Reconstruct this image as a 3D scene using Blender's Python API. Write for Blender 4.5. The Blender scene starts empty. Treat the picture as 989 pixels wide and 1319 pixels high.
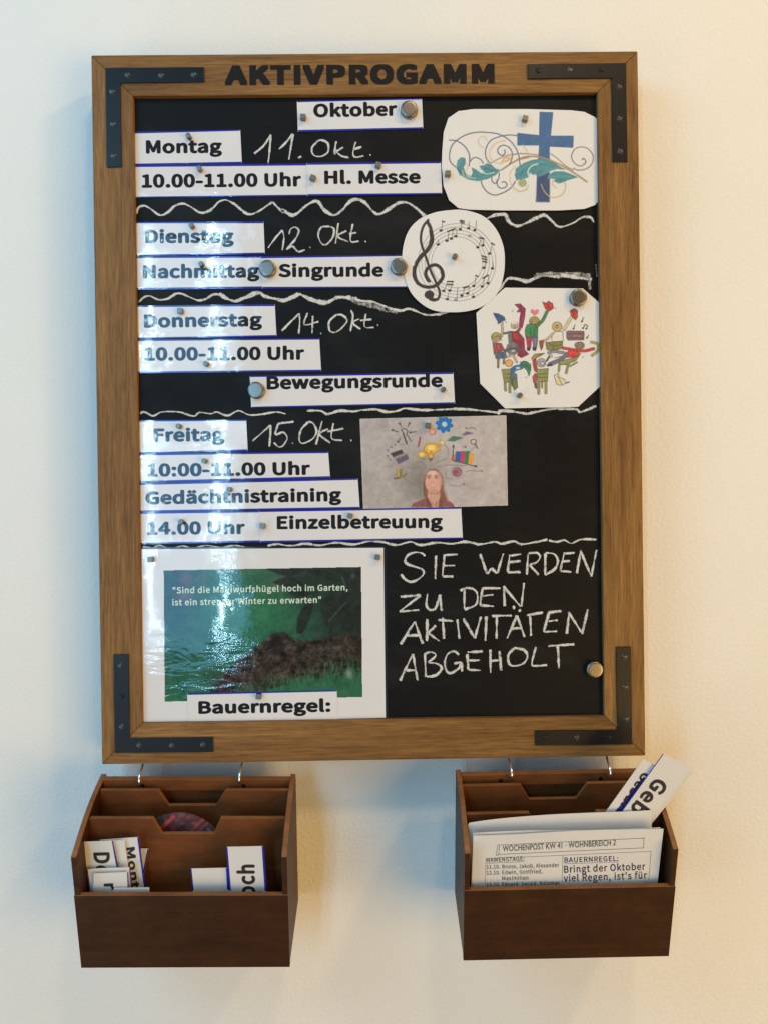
import bpy, bmesh, math, random, os
import numpy as np
from mathutils import Matrix, Vector
random.seed(7)
rng = np.random.RandomState(5)
S = bpy.context.scene
COL = S.collection

# ------------------------------------------------------------------ camera
CAM = np.array([0.0064, -0.8283, -0.1104])
ROT = (-0.0059, 0.0130, -0.0092)
FPX = 967.1                                   # focal length in photo pixels (photo 989 x 1319)
def rotm(rx, ry, rz):
    cx, sx, cy, sy, cz, sz = math.cos(rx), math.sin(rx), math.cos(ry), math.sin(ry), math.cos(rz), math.sin(rz)
    X = np.array([[1,0,0],[0,cx,-sx],[0,sx,cx]]); Y = np.array([[cy,0,sy],[0,1,0],[-sy,0,cy]]); Z = np.array([[cz,-sz,0],[sz,cz,0],[0,0,1]])
    return Z @ Y @ X
RM = rotm(*ROT)
cd = bpy.data.cameras.new('camera'); cam = bpy.data.objects.new('camera', cd); COL.objects.link(cam)
cd.sensor_fit = 'VERTICAL'; cd.sensor_height = 24.0; cd.lens = 24.0*FPX/1319.0
cd.clip_start = 0.01; cd.clip_end = 50
m = Matrix.Identity(4)
for i in range(3):
    m[i][0] = RM[i,0]; m[i][1] = RM[i,2]; m[i][2] = -RM[i,1]; m[i][3] = CAM[i]
cam.matrix_world = m
S.camera = cam

# ------------------------------------------------------------------ world, lamps, exposure
W = bpy.data.worlds.new('World'); S.world = W; W.use_nodes = True
nt = W.node_tree; bg = nt.nodes['Background']           # the room around: warm towards the right, cool towards the windows on the left, dim straight behind
tc = nt.nodes.new('ShaderNodeTexCoord'); sx_ = nt.nodes.new('ShaderNodeSeparateXYZ'); nt.links.new(tc.outputs['Generated'], sx_.inputs[0])
def wramp(sock, stops):
    mr = nt.nodes.new('ShaderNodeMapRange'); mr.inputs[1].default_value = -1; nt.links.new(sock, mr.inputs[0])
    r = nt.nodes.new('ShaderNodeValToRGB'); e = r.color_ramp.elements
    e[0].position, e[0].color = stops[0][0], (*stops[0][1], 1); e[1].position, e[1].color = stops[-1][0], (*stops[-1][1], 1)
    for p, c in stops[1:-1]: q = e.new(p); q.color = (*c, 1)
    nt.links.new(mr.outputs[0], r.inputs[0]); return r.outputs[0]
wx = wramp(sx_.outputs['X'], [(0, (.55,.80,1.0)), (.35, (.115,.125,.13)), (.58, (.115,.105,.095)), (1, (1.0,.72,.42))])
wz = wramp(sx_.outputs['Z'], [(0, (.5,.45,.4)), (.5, (.8,.8,.8)), (1, (1.4,1.3,1.1))])
mx = nt.nodes.new('ShaderNodeMix'); mx.data_type = 'RGBA'; mx.blend_type = 'MULTIPLY'; mx.inputs[0].default_value = 1
nt.links.new(wx, mx.inputs[6]); nt.links.new(wz, mx.inputs[7]); nt.links.new(mx.outputs[2], bg.inputs[0]); bg.inputs[1].default_value = 0.56
def area(name, loc, target, sx, sy, power, col, shape='RECTANGLE'):
    l = bpy.data.lights.new(name, 'AREA'); l.shape = shape; l.size = sx; l.size_y = sy; l.energy = power; l.color = col
    o = bpy.data.objects.new(name, l); COL.objects.link(o); o.location = loc
    o.rotation_euler = (Vector(target)-Vector(loc)).to_track_quat('-Z', 'Z').to_euler()
    return o
area('ceiling_lamp', (0.40, -1.3, 1.55), (0.1, 0.0, -0.1), 0.24, 0.24, 8.5, (1.0, 0.74, 0.44), 'DISK')
area('ceiling_lamp', (1.40, -1.1, 1.35), (0.1, 0.0, -0.1), 0.24, 0.24, 12, (1.0, 0.68, 0.30), 'DISK')
area('warm_fill', (1.75, -1.8, -0.8), (0.1, 0.0, -0.3), 1.3, 1.7, 40, (1.0, 0.62, 0.20))  # unseen warm fill added low on the right, standing for bounced light
area('window_daylight', (-1.11, -3.45, 0.32), (-1.11, 0, 0.32), 0.72, 2.6, 26, (0.20, 0.58, 1.0))
area('glare_strip_light', (-1.27, -3.42, 0.32), (-1.27, 0, 0.32), 0.010, 2.5, 11, (0.50, 0.82, 1.0))  # thin bright strip added in front of the window to make glare streaks
area('glare_strip_light', (-0.88, -3.42, 0.32), (-0.88, 0, 0.32), 0.009, 2.5, 10, (0.50, 0.82, 1.0))  # second added strip, for the other glare streak
area('side_window_daylight', (-1.3, -1.05, 0.9), (-0.2, 0, 0.1), 0.9, 0.9, 12.5, (0.28, 0.66, 1.0))
area('low_side_fill', (-1.4, -1.1, -1.0), (-0.2, 0, -0.3), 1.0, 1.0, 6, (1.0, 0.98, 0.95))  # unseen white fill added to brighten the lower left
S.view_settings.view_transform = 'Standard'; S.view_settings.look = 'None'
S.view_settings.exposure = 0.0; S.view_settings.gamma = 1.0

# ------------------------------------------------------------------ photo pixel -> point on a real plane
def ray(x, y):
    x = np.asarray(x, float); y = np.asarray(y, float)
    d = np.stack([(x-494.5)/FPX, np.ones_like(x), -(y-659.5)/FPX], -1)
    return d @ RM.T
class Plane:
    def __init__(s, p, n): s.p = np.array(p, float); s.n = np.array(n, float)/np.linalg.norm(n)   # n looks at the viewer
    def at(s, x, y):
        d = ray(x, y); t = ((s.p-CAM) @ s.n)/(d @ s.n)
        return CAM + d*np.asarray(t)[..., None]
def board_plane(Y): return Plane((0, Y, 0), (0, -1, 0))
YB = 0.006                                    # writing surface, set 6 mm behind the frame's front
def Zf(ox, oy, s):                            # coordinates read off an enlarged view of the photo
    return lambda pts: [(ox+a/s, oy+b/s) for a, b in pts]

# ------------------------------------------------------------------ materials
def lin(r, g, b): 
    f = lambda c: (c/255/12.92 if c/255 <= .04045 else ((c/255+.055)/1.055)**2.4)
    return (f(r), f(g), f(b))
MATS = {}
class NT:
    def __init__(s, name):
        s.m = bpy.data.materials.new(name); s.m.use_nodes = True; s.t = s.m.node_tree; s.b = s.t.nodes['Principled BSDF']
        s.out = s.t.nodes['Material Output']; MATS[name] = s.m
    def n(s, typ, **k):
        o = s.t.nodes.new(typ)
        for a, v in k.items():
            if a.startswith('i_'): o.inputs[a[2:].replace('_', ' ')].default_value = v
            else: setattr(o, a, v)
        return o
    def l(s, a, b): s.t.links.new(a, b)
    def coords(s, scale, rot=(0,0,0)):
        c = s.n('ShaderNodeTexCoord'); mp = s.n('ShaderNodeMapping'); mp.inputs['Scale'].default_value = scale; mp.inputs['Rotation'].default_value = rot
        s.l(c.outputs['Object'], mp.inputs['Vector']); return mp.outputs[0]
    def noise(s, vec, scale, detail=4, rough=.55, dist=0):
        o = s.n('ShaderNodeTexNoise', i_Scale=scale, i_Detail=detail, i_Roughness=rough, i_Distortion=dist); s.l(vec, o.inputs['Vector']); return o.outputs['Fac']
    def ramp(s, fac, stops):
        o = s.n('ShaderNodeValToRGB'); e = o.color_ramp.elements
        e[0].position, e[0].color = stops[0][0], (*stops[0][1], 1); e[1].position, e[1].color = stops[1][0], (*stops[1][1], 1)
        for p, c in stops[2:]: q = e.new(p); q.color = (*c, 1)
        s.l(fac, o.inputs[0]); return o.outputs[0]
    def mix(s, fac, a, b, blend='MIX'):
        o = s.n('ShaderNodeMix', data_type='RGBA', blend_type=blend)
        for v, k in ((fac, 0), (a, 6), (b, 7)):
            if hasattr(v, 'links'): s.l(v, o.inputs[k])
            else: o.inputs[k].default_value = v if k == 0 else (*v, 1)
        return o.outputs[2]
    def bump(s, h, strength, dist, target='Normal', chain=None):
        o = s.n('ShaderNodeBump', i_Strength=strength, i_Distance=dist); s.l(h, o.inputs['Height'])
        if chain is not None: s.l(chain, o.inputs['Normal'])
        s.l(o.outputs[0], s.b.inputs[target]); return o.outputs[0]
    def set(s, **k):
        for a, v in k.items(): s.b.inputs[a.replace('_', ' ')].default_value = (*v, 1) if isinstance(v, tuple) and len(v) == 3 else v
        return s

def m_wall():
    t = NT('wall_paint'); t.set(Roughness=.75)
    v = t.coords((1,1,1)); t.b.inputs['Specular IOR Level'].default_value = .3
    c = t.ramp(t.noise(v, 3.0, 3), [(.3, (.765,.745,.70)), (.7, (.80,.78,.735))]); t.l(c, t.b.inputs['Base Color'])
    b1 = t.bump(t.noise(v, 230, 3, .6), .40, .0022)
    t.bump(t.noise(v, 900, 2, .5), .10, .001, chain=b1)
def m_oak(name, sc):
    t = NT(name); t.set(Roughness=.55); t.b.inputs['Specular IOR Level'].default_value = .2
    pick = lambda al, ac: t.coords(tuple(al if k == 'l' else ac for k in sc))
    va, vf, vp, vw = pick(5, 105), pick(30, 560), pick(60, 1200), pick(2.6, 24)
    base = t.ramp(t.noise(va, 1.0, 7, .68, 1.6), [(.25, (.122,.058,.0175)), (.76, (.35,.191,.064)), (.42, (.208,.106,.033)), (.58, (.268,.141,.045))])
    broad = t.ramp(t.noise(vw, 1.0, 3, .5, .8), [(.3, (.76,.72,.68)), (.7, (1.08,1.08,1.06))])
    c = t.mix(1.0, base, broad, 'MULTIPLY')
    fib = t.ramp(t.noise(vf, 1.0, 3, .6, .4), [(.34, (.66,.61,.56)), (.60, (1.08,1.07,1.05))]); c = t.mix(.8, c, fib, 'MULTIPLY')
    pore = t.ramp(t.noise(vp, 1.0, 2, .5), [(.30, (.42,.36,.30)), (.40, (1,1,1))]); c = t.mix(.6, c, pore, 'MULTIPLY')
    t.l(c, t.b.inputs['Base Color'])
    t.bump(t.noise(vf, 1.0, 3), .30, .0006)
def m_slate():
    t = NT('chalkboard'); v = t.coords((1,1,1)); vs = t.coords((4,1,9), (0,.35,0))
    c = t.mix(t.ramp(t.noise(vs, 1.6, 5, .65, .4), [(.48,(0,0,0)), (.85,(.8,.8,.8))]), (.0058,.0058,.0058), (.024,.024,.023))
    t.l(c, t.b.inputs['Base Color']); r = t.ramp(t.noise(v, 12, 5), [(.3,(.40,)*3), (.7,(.58,)*3)]); t.l(r, t.b.inputs['Roughness'])
    t.bump(t.noise(v, 1500, 2), .12, .0004); t.b.inputs['Specular IOR Level'].default_value = .13
def coat(t, on, amp=1.0):
    if on:
        v = t.coords((1,1,1)); pm = t.ramp(t.noise(v, 11, 2, .5), [(.38, (.06,)*3), (.66, (2.0,)*3)]); vw = t.coords((26,1,90), (0,.06,0))
        h = t.n('ShaderNodeMath', operation='ADD'); a = t.n('ShaderNodeMath', operation='MULTIPLY'); a.inputs[1].default_value = .13
        t.l(t.noise(vw, 1.0, 2, .5, .8), h.inputs[0]); t.l(t.noise(v, 330, 2, .55, .3), a.inputs[0]); t.l(a.outputs[0], h.inputs[1])
        t.set(Coat_Weight=1.0, Coat_Roughness=.04, Coat_IOR=1.5); t.b.inputs['Specular IOR Level'].default_value = .1
        hm = t.n('ShaderNodeMath', operation='MULTIPLY'); t.l(h.outputs[0], hm.inputs[0]); t.l(pm, hm.inputs[1])
        t.bump(hm.outputs[0], .5, .00055*amp, 'Coat Normal')
def m_flat(name, col, rough=.5, on=False, **k):
    t = NT(name); t.set(Base_Color=col, Roughness=rough, **k); coat(t, on); return t
def m_paper(name, col, on):
    t = NT(name); v = t.coords((1,1,1)); t.set(Roughness=.55)
    t.l(t.ramp(t.noise(v, 40, 4), [(.3, tuple(c*.965 for c in col)), (.7, col)]), t.b.inputs['Base Color']); coat(t, on)
    if not on: t.bump(t.noise(v, 120, 3), .12, .0006)
def m_print(name, on):
    t = NT(name); a = t.n('ShaderNodeAttribute', attribute_name='ink'); t.l(a.outputs['Color'], t.b.inputs['Base Color']); t.set(Roughness=.5); coat(t, on, on or 1)
def m_chalk(name, lo, hi):
    t = NT(name); v = t.coords((1,1,1)); t.set(Base_Color=(.60,.60,.58), Roughness=.95)
    f = t.n('ShaderNodeMath', operation='ADD'); t.l(t.noise(v, 900, 3, .7), f.inputs[0])
    g = t.n('ShaderNodeMath', operation='MULTIPLY_ADD'); t.l(t.noise(v, 160, 3, .6), g.inputs[0]); g.inputs[1].default_value = .9; g.inputs[2].default_value = -.45
    t.l(g.outputs[0], f.inputs[1])
    e = t.n('ShaderNodeAttribute', attribute_name='edge'); h = t.n('ShaderNodeMath', operation='ADD'); t.l(f.outputs[0], h.inputs[0])
    k = t.n('ShaderNodeMath', operation='MULTIPLY_ADD'); t.l(e.outputs['Fac'], k.inputs[0]); k.inputs[1].default_value = .55; k.inputs[2].default_value = -.38
    t.l(k.outputs[0], h.inputs[1])
    al = t.ramp(h.outputs[0], [(lo, (0,0,0)), (hi, (1,1,1))]); t.l(al, t.b.inputs['Alpha'])
def m_box(name, cols, rough):
    t = NT(name); t.set(Roughness=rough); v = t.coords((9,60,60)); vv = t.coords((1,1,1)); vf = t.coords((30,500,500))
    c = t.ramp(t.noise(v, 1, 5, .6, 1.0), [(.25, cols[0]), (.75, cols[1])])
    s = t.ramp(t.noise(vv, 28, 5, .65), [(.35, (.72,.70,.68)), (.68, (1.15,1.1,1.05))])
    c = t.mix(.8, c, s, 'MULTIPLY'); t.l(c, t.b.inputs['Base Color']); t.bump(t.noise(vf, 1, 3), .22, .0006)
    t.b.inputs['Specular IOR Level'].default_value = .3
m_wall(); m_oak('oak_upright', 'xzl'.replace('z','y')); m_oak('oak_level', 'lxy'); m_slate()
m_flat('black_steel', (.006,.006,.007), .36); MATS['black_steel'].node_tree.nodes['Principled BSDF'].inputs['Specular IOR Level'].default_value = .32; m_flat('screw_steel', (.10,.10,.10), .36, Metallic=1.0)
m_flat('black_vinyl', (.008,.0065,.006), .6); MATS['black_vinyl'].node_tree.nodes['Principled BSDF'].inputs['Specular IOR Level'].default_value = .2
m_paper('laminated_paper', (.70,.69,.70), True); m_paper('plain_paper', (.71,.695,.68), False)
m_flat('laminated_ink', (.012,.012,.014), .5, True); m_flat('plain_ink', (.02,.02,.022), .6)
m_flat('blue_ink', (.022,.030,.32), .5, True); m_flat('pale_ink', (.62,.74,.62), .5, True); m_flat('grey_ink', (.10,.10,.10), .6)
m_flat('violet_ink', (.045,.04,.09), .6)
m_flat('clear_film', (.02,.025,.035), .12); m_print('laminated_print', 1.1); m_print('plain_print', False)
m_chalk('chalk', .33, .66); m_chalk('chalk_smudge', .52, .95)
t = NT('nickel'); t.set(Base_Color=(.24,.22,.195), Metallic=1.0, Roughness=.36); t.bump(t.noise(t.coords((1,1,1)), 700, 3), .12, .0004)
t = NT('dull_nickel'); t.set(Base_Color=(.24,.21,.18), Metallic=1.0, Roughness=.42); t.bump(t.noise(t.coords((1,1,1)), 700, 3), .15, .0004)
m_flat('chrome', (.85,.83,.80), .22, Metallic=1.0)
m_box('stained_wood', ((.034,.0122,.0038), (.060,.0225,.0070)), .5)
m_box('worn_wood_edge', ((.17,.066,.022), (.29,.125,.046)), .6)
m_box('inner_wood_lit', ((.105,.031,.0065), (.185,.060,.0130)), .6)  # lighter copy of the stain; light on the inside faces put into the colour

# ------------------------------------------------------------------ mesh helpers
def mesh_obj(name, V, F, mat, parent=None, origin=None, mi=None, smooth=False):
    V = np.asarray(V, float)
    if parent is None and origin is None: origin = V.mean(0)
    if origin is None: origin = np.array(parent['_o'])
    me = bpy.data.meshes.new(name); me.from_pydata((V-origin).tolist(), [], [list(map(int, f)) for f in F])
    for mm in (mat if isinstance(mat, (list, tuple)) else [mat]): me.materials.append(MATS[mm])
    if mi is not None:
        for p, i in zip(me.polygons, mi): p.material_index = i
    if smooth:
        for p in me.polygons: p.use_smooth = True
    me.update()
    o = bpy.data.objects.new(name, me); COL.objects.link(o)
    if parent is None: o.location = origin
    else: o.parent = parent
    o['_o'] = [float(c) for c in origin]
    return o
def empty(name, loc):
    o = bpy.data.objects.new(name, None); o.empty_display_size = .02; COL.objects.link(o); o.location = loc; o['_o'] = [float(c) for c in loc]; return o
def tag(o, label, cat, group=None, kind=None):
    if label: o['label'] = label
    if cat: o['category'] = cat
    if group: o['group'] = group
    if kind: o['kind'] = kind
    return o
def bevel(o, w, seg=2, ang=35):
    b = o.modifiers.new('bevel', 'BEVEL'); b.width = w; b.segments = seg; b.limit_method = 'ANGLE'; b.angle_limit = math.radians(ang); return o
def slab(P, n, th):                            # outline P (front side, counter-clockwise or not) thickened by th behind, away from normal n
    P = np.asarray(P, float); k = len(P); Q = P - np.asarray(n)*th
    V = np.vstack([P, Q]); nn = np.zeros(3)
    for i in range(k): nn += np.cross(P[i]-P[0], P[(i+1) % k]-P[0])
    idx = list(range(k))
    if nn @ n < 0: idx = idx[::-1]
    F = [idx, [i+k for i in idx[::-1]]]
    for a in range(k):
        i, j = idx[a], idx[(a+1) % k]; F.append([j, i, i+k, j+k])
    return V, F
def join(parts):
    V, F, o = [], [], 0
    for v, f in parts:
        V.append(np.asarray(v, float)); F += [[i+o for i in q] for q in f]; o += len(v)
    return np.vstack(V), F
def boxvf(a, b):
    (x0,y0,z0),(x1,y1,z1) = a, b
    V = [(x0,y0,z0),(x1,y0,z0),(x1,y1,z0),(x0,y1,z0),(x0,y0,z1),(x1,y0,z1),(x1,y1,z1),(x0,y1,z1)]
    return V, [[3,2,1,0],[4,5,6,7],[0,1,5,4],[1,2,6,5],[2,3,7,6],[3,0,4,7]]
def lathe(profile, n=32):                      # profile (radius, height); axis -Y, height towards the viewer
    V, F = [], []
    for r, h in profile:
        for i in range(n): a = 2*math.pi*i/n; V.append((r*math.cos(a), -h, r*math.sin(a)))
    for k in range(len(profile)-1):
        for i in range(n): j = (i+1) % n; F.append([k*n+i, k*n+j, (k+1)*n+j, (k+1)*n+i])
    F.append([(len(profile)-1)*n+i for i in range(n)]); F.append([i for i in range(n)][::-1])
    return V, F
def catmull(P, step=.6):
    P = [np.array(p, float) for p in P]
    if len(P) < 3:
        n = max(2, int(np.linalg.norm(P[-1]-P[0])/step)); return [P[0]+(P[-1]-P[0])*i/n for i in range(n+1)]
    Q = [2*P[0]-P[1]]+P+[2*P[-1]-P[-2]]; out = []
    for i in range(1, len(Q)-2):
        a, b, c, d = Q[i-1:i+3]; n = max(2, int(np.linalg.norm(c-b)/step))
        for k in range(n):
            t = k/n; out.append(.5*(2*b+(c-a)*t+(2*a-5*b+4*c-d)*t*t+(3*b-a-3*c+d)*t**3))
    out.append(P[-1]); return out
def tube(path, r, n=10):
    P = [np.array(p, float) for p in path]; V, F = [], []
    for i, p in enumerate(P):
        d = P[min(i+1, len(P)-1)]-P[max(i-1, 0)]; d /= np.linalg.norm(d); u = np.array([1.0,0,0]); u -= d*(u@d); u /= np.linalg.norm(u); w = np.cross(d, u)
        for k in range(n): a = 2*math.pi*k/n; V.append(p+r*(u*math.cos(a)+w*math.sin(a)))
    for i in range(len(P)-1):
        for k in range(n): j = (k+1) % n; F.append([i*n+k, i*n+j, (i+1)*n+j, (i+1)*n+k])
    F.append(list(range(n))[::-1]); F.append([(len(P)-1)*n+k for k in range(n)])
    return V, F

# ------------------------------------------------------------------ lettering
FD = bpy.utils.system_resource('DATAFILES', path='fonts') or ''
def font(fn):
    try: return bpy.data.fonts.load(os.path.join(FD, fn))
    except Exception: return None
FONTS = {'label': font('Noto Sans CJK Regular.woff2'), 'title': None, 'plain': None}
FONTS['title'] = FONTS['label']
_dg = bpy.context.evaluated_depsgraph_get
def glyphs(body, fnt, spacing=1.0, res=4):
    c = bpy.data.curves.new('t', 'FONT'); c.body = body; c.resolution_u = res; c.space_character = spacing
    if FONTS.get(fnt): c.font = FONTS[fnt]
    o = bpy.data.objects.new('t', c); COL.objects.link(o); bpy.context.view_layer.update()
    me = bpy.data.meshes.new_from_object(o.evaluated_get(_dg()))
    V = np.array([v.co[:] for v in me.vertices]).reshape(-1, 3); F = [list(p.vertices) for p in me.polygons]
    bpy.data.objects.remove(o); bpy.data.curves.remove(c); bpy.data.meshes.remove(me)
    return V, F
_cap = {}
def capheight(fnt):
    if fnt not in _cap: _cap[fnt] = glyphs('H', fnt)[0][:,1].max()
    return _cap[fnt]
def lettering(name, body, fnt, O, U, Vv, N, mat, parent, bold=.03, spacing=1.0, lift=.00006, square=False):
    """O baseline start, U whole width, Vv cap height, N towards the viewer; bold = how far the strokes are thickened (em)."""
    V, F = glyphs(body, fnt, spacing); ch = capheight(fnt); e = bold*ch/.7
    x0, x1 = V[:,0].min()-e, V[:,0].max()+e; h = ch+2*e; out = []
    offs = [(0,0)]+([(e*math.cos(a), e*math.sin(a)) for a in np.arange(8)*math.pi/4] if bold else [])
    if square: offs = [(e*i, e*j) for i in (-1,0,1) for j in (-1,0,1)]
    for k, (dx, dy) in enumerate(offs):
        P = np.outer((V[:,0]+dx-x0)/(x1-x0), U)+np.outer((V[:,1]+dy+e)/h, Vv)+np.asarray(O)+np.asarray(N)*(lift+k*1.2e-5); out.append((P, F))
    V, F = join(out); return mesh_obj(name, V, F, mat, parent)

# ------------------------------------------------------------------ painter for printed pictures (colour stored per vertex of a fine sheet)
class Canvas:
    def __init__(s, x0, y0, x1, y1, res=2.4, bg=None):
        s.x0, s.y0, s.res = x0, y0, res; s.w, s.h = int((x1-x0)*res)+1, int((y1-y0)*res)+1
        s.X, s.Y = np.meshgrid(x0+np.arange(s.w)/res, y0+np.arange(s.h)/res)
        s.c = np.zeros((s.h, s.w, 3)); s.m = np.zeros((s.h, s.w)); s.c[:] = (226, 223, 219) if bg is None else bg
        if bg is not None: s.m[:] = 1
    def put(s, sl, a, col):
        a = np.clip(a, 0, 1)[..., None]; s.c[sl] = s.c[sl]*(1-a)+np.array(col, float)*a; s.m[sl] = np.maximum(s.m[sl], a[..., 0])
    def win(s, P, pad):
        P = np.asarray(P, float); a = np.floor((P.min(0)-pad-[s.x0, s.y0])*s.res).astype(int); b = np.ceil((P.max(0)+pad-[s.x0, s.y0])*s.res).astype(int)+1
        return (slice(max(a[1],0), max(min(b[1], s.h),0)), slice(max(a[0],0), max(min(b[0], s.w),0)))
    def segd(s, P, sl):
        X, Y = s.X[sl], s.Y[sl]; D = np.full(X.shape, 1e9)
        for (ax, ay), (bx, by) in zip(P[:-1], P[1:]):
            dx, dy = bx-ax, by-ay; L = dx*dx+dy*dy+1e-9; t = np.clip(((X-ax)*dx+(Y-ay)*dy)/L, 0, 1)
            D = np.minimum(D, np.hypot(X-ax-t*dx, Y-ay-t*dy))
        return D
    def stroke(s, P, w, col, a=1., smooth=True):
        if smooth and len(P) > 2: P = catmull(P, 1.0)
        sl = s.win(P, w+2); s.put(sl, a*np.clip((w/2-s.segd(P, sl))*s.res/1.3+.5, 0, 1), col)
    def poly(s, P, col, a=1., smooth=False, soft=1.3, edge=None, ew=.7):
        P = list(P)
        if smooth: P = [tuple(p) for p in catmull(P+[P[0]], 1.0)]
        sl = s.win(P, 2+soft); X, Y = s.X[sl], s.Y[sl]; ins = np.zeros(X.shape, bool)
        for (ax, ay), (bx, by) in zip(P, P[1:]+P[:1]):
            c = ((ay > Y) != (by > Y)); 
            with np.errstate(divide='ignore', invalid='ignore'): ins ^= c & (X < (bx-ax)*(Y-ay)/(by-ay+1e-12)+ax)
        d = s.segd(P+P[:1], sl)*np.where(ins, 1, -1); s.put(sl, a*np.clip(d*s.res/soft+.5, 0, 1), col)
        if edge is not None: s.stroke(P+P[:1], ew, edge, smooth=False)
    def ell(s, cx, cy, rx, ry, col, a=1., soft=None, edge=None, ew=.7):
        P = [(cx+rx*math.cos(t), cy+ry*math.sin(t)) for t in np.linspace(0, 2*math.pi, 37)]
        if soft is None: s.poly(P[:-1], col, a)
        else:
            sl = s.win([(cx-rx*2.2, cy-ry*2.2), (cx+rx*2.2, cy+ry*2.2)], 1); q = ((s.X[sl]-cx)/rx)**2+((s.Y[sl]-cy)/ry)**2; s.put(sl, a*np.exp(-q*soft), col)
        if edge is not None: s.stroke(P, ew, edge, smooth=False)
    def noise(s, amp, cell, sx=1, sy=1, where=None):
        n = np.zeros((s.h, s.w))
        for o in range(3):
            cx, cy = max(cell*sx/2**o*s.res, 1), max(cell*sy/2**o*s.res, 1); g = rng.rand(int(s.h/cy)+3, int(s.w/cx)+3)-.5
            yy, xx = np.arange(s.h)/cy, np.arange(s.w)/cx; yi, xi = yy.astype(int), xx.astype(int); fy, fx = (yy-yi)[:,None], (xx-xi)[None]
            fy, fx = fy*fy*(3-2*fy), fx*fx*(3-2*fx)
            n += (g[yi][:,xi]*(1-fy)*(1-fx)+g[yi+1][:,xi]*fy*(1-fx)+g[yi][:,xi+1]*(1-fy)*fx+g[yi+1][:,xi+1]*fy*fx)/1.5**o
        w = 1 if where is None else where
        s.c = np.clip(s.c+(n*amp*w)[..., None], 0, 255)
        return n
    def blur(s, r):
        k = np.exp(-.5*(np.arange(-int(3*r*s.res), int(3*r*s.res)+1)/(r*s.res))**2); k /= k.sum(); p = len(k)//2
        for ax in (0, 1):
            pad = [(0,0)]*3; pad[ax] = (p, p); A = np.pad(s.c, pad, mode='edge'); s.c = sum(w*np.take(A, range(i, i+s.c.shape[ax]), ax) for i, w in enumerate(k))
    def sheet(s, name, plane, mat, parent, lift=.00005, inside=None, gain=1.0):
        keep = s.m > .02
        if inside is not None: 
            m = np.ones((s.h, s.w), bool)
            for (ax, ay), (bx, by) in zip(inside, inside[1:]+inside[:1]): m &= ((bx-ax)*(s.Y-ay)-(by-ay)*(s.X-ax)) >= 0
            keep &= m
        q = keep[:-1,:-1] | keep[1:,:-1] | keep[:-1,1:] | keep[1:,1:]
        if inside is not None: q = m[:-1,:-1] & m[1:,:-1] & m[:-1,1:] & m[1:,1:]
        P = (plane.at(s.X, s.Y)+plane.n*lift).reshape(-1, 3)-np.array(parent['_o'])
        I = np.arange(s.h*s.w).reshape(s.h, s.w); F = np.stack([I[1:,:-1][q], I[1:,1:][q], I[:-1,1:][q], I[:-1,:-1][q]], -1)
        used = np.unique(F); re = np.full(s.h*s.w, -1); re[used] = np.arange(len(used)); F = re[F]; P = P[used]
        C = s.c.reshape(-1, 3)[used]/255; C = np.where(C <= .04045, C/12.92, ((C+.055)/1.055)**2.4)*gain
        me = bpy.data.meshes.new(name); me.vertices.add(len(P)); me.vertices.foreach_set('co', P.ravel())
        me.loops.add(F.size); me.loops.foreach_set('vertex_index', F.ravel().astype(np.int32)); me.polygons.add(len(F))
        me.polygons.foreach_set('loop_start', (np.arange(len(F))*4).astype(np.int32)); me.update(calc_edges=True)
        at = me.color_attributes.new('ink', 'FLOAT_COLOR', 'POINT'); at.data.foreach_set('color', np.hstack([C, np.ones((len(C),1))]).astype(np.float32).ravel())
        me.materials.append(MATS[mat]); o = bpy.data.objects.new(name, me); COL.objects.link(o); o.parent = parent; return o

# ================================================================== the wall
YW = 0.0495
wv = [(-5,YW,-1.6),(5,YW,-1.6),(5,YW,2.6),(-5,YW,2.6),(-5,YW+.1,-1.6),(5,YW+.1,-1.6),(5,YW+.1,2.6),(-5,YW+.1,2.6)]
wall = mesh_obj('wall', wv, [[0,1,2,3],[5,4,7,6],[1,0,4,5],[3,2,6,7],[0,3,7,4],[2,1,5,6]], 'wall_paint', origin=np.array([0,YW,0]))
tag(wall, 'cream painted plaster wall behind the framed notice board', 'wall', kind='structure')

# ================================================================== the notice board
H2 = 0.7789/2
board = empty('notice_board', (0, 0, 0))
tag(board, 'oak framed chalkboard with black corner brackets hanging on the cream wall', 'notice board')
FW, FT = 0.0450, 0.030
o4 = [(-.3,-H2),(.3,-H2),(.3,H2),(-.3,H2)]; i4 = [(-.3+FW,-H2+FW),(.3-FW,-H2+FW),(.3-FW,H2-FW),(-.3+FW,H2-FW)]
for k, mat in enumerate(('oak_level', 'oak_upright', 'oak_level', 'oak_upright')):
    a, b = o4[k], o4[(k+1) % 4]; c, d = i4[(k+1) % 4], i4[k]
    P = [(q[0], 0.0, q[1]) for q in (a, b, c, d)]; V, F = slab(P, (0,-1,0), FT)
    bevel(mesh_obj('frame_rail', V, F, mat, board), .0011, 2)
V, F = boxvf((-.3+FW-.004, YB, -H2+FW-.004), (.3-FW+.004, FT-.004, H2-FW+.004)); mesh_obj('chalkboard_panel', V, F, 'chalkboard', board)
for z in (H2-.06, -H2+.08):
    V, F = boxvf((-.22, FT-.002, z-.02), (.22, YW-.0005, z+.02)); mesh_obj('mounting_batten', V, F, 'oak_level', board)
BP0 = board_plane(0.0)
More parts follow.
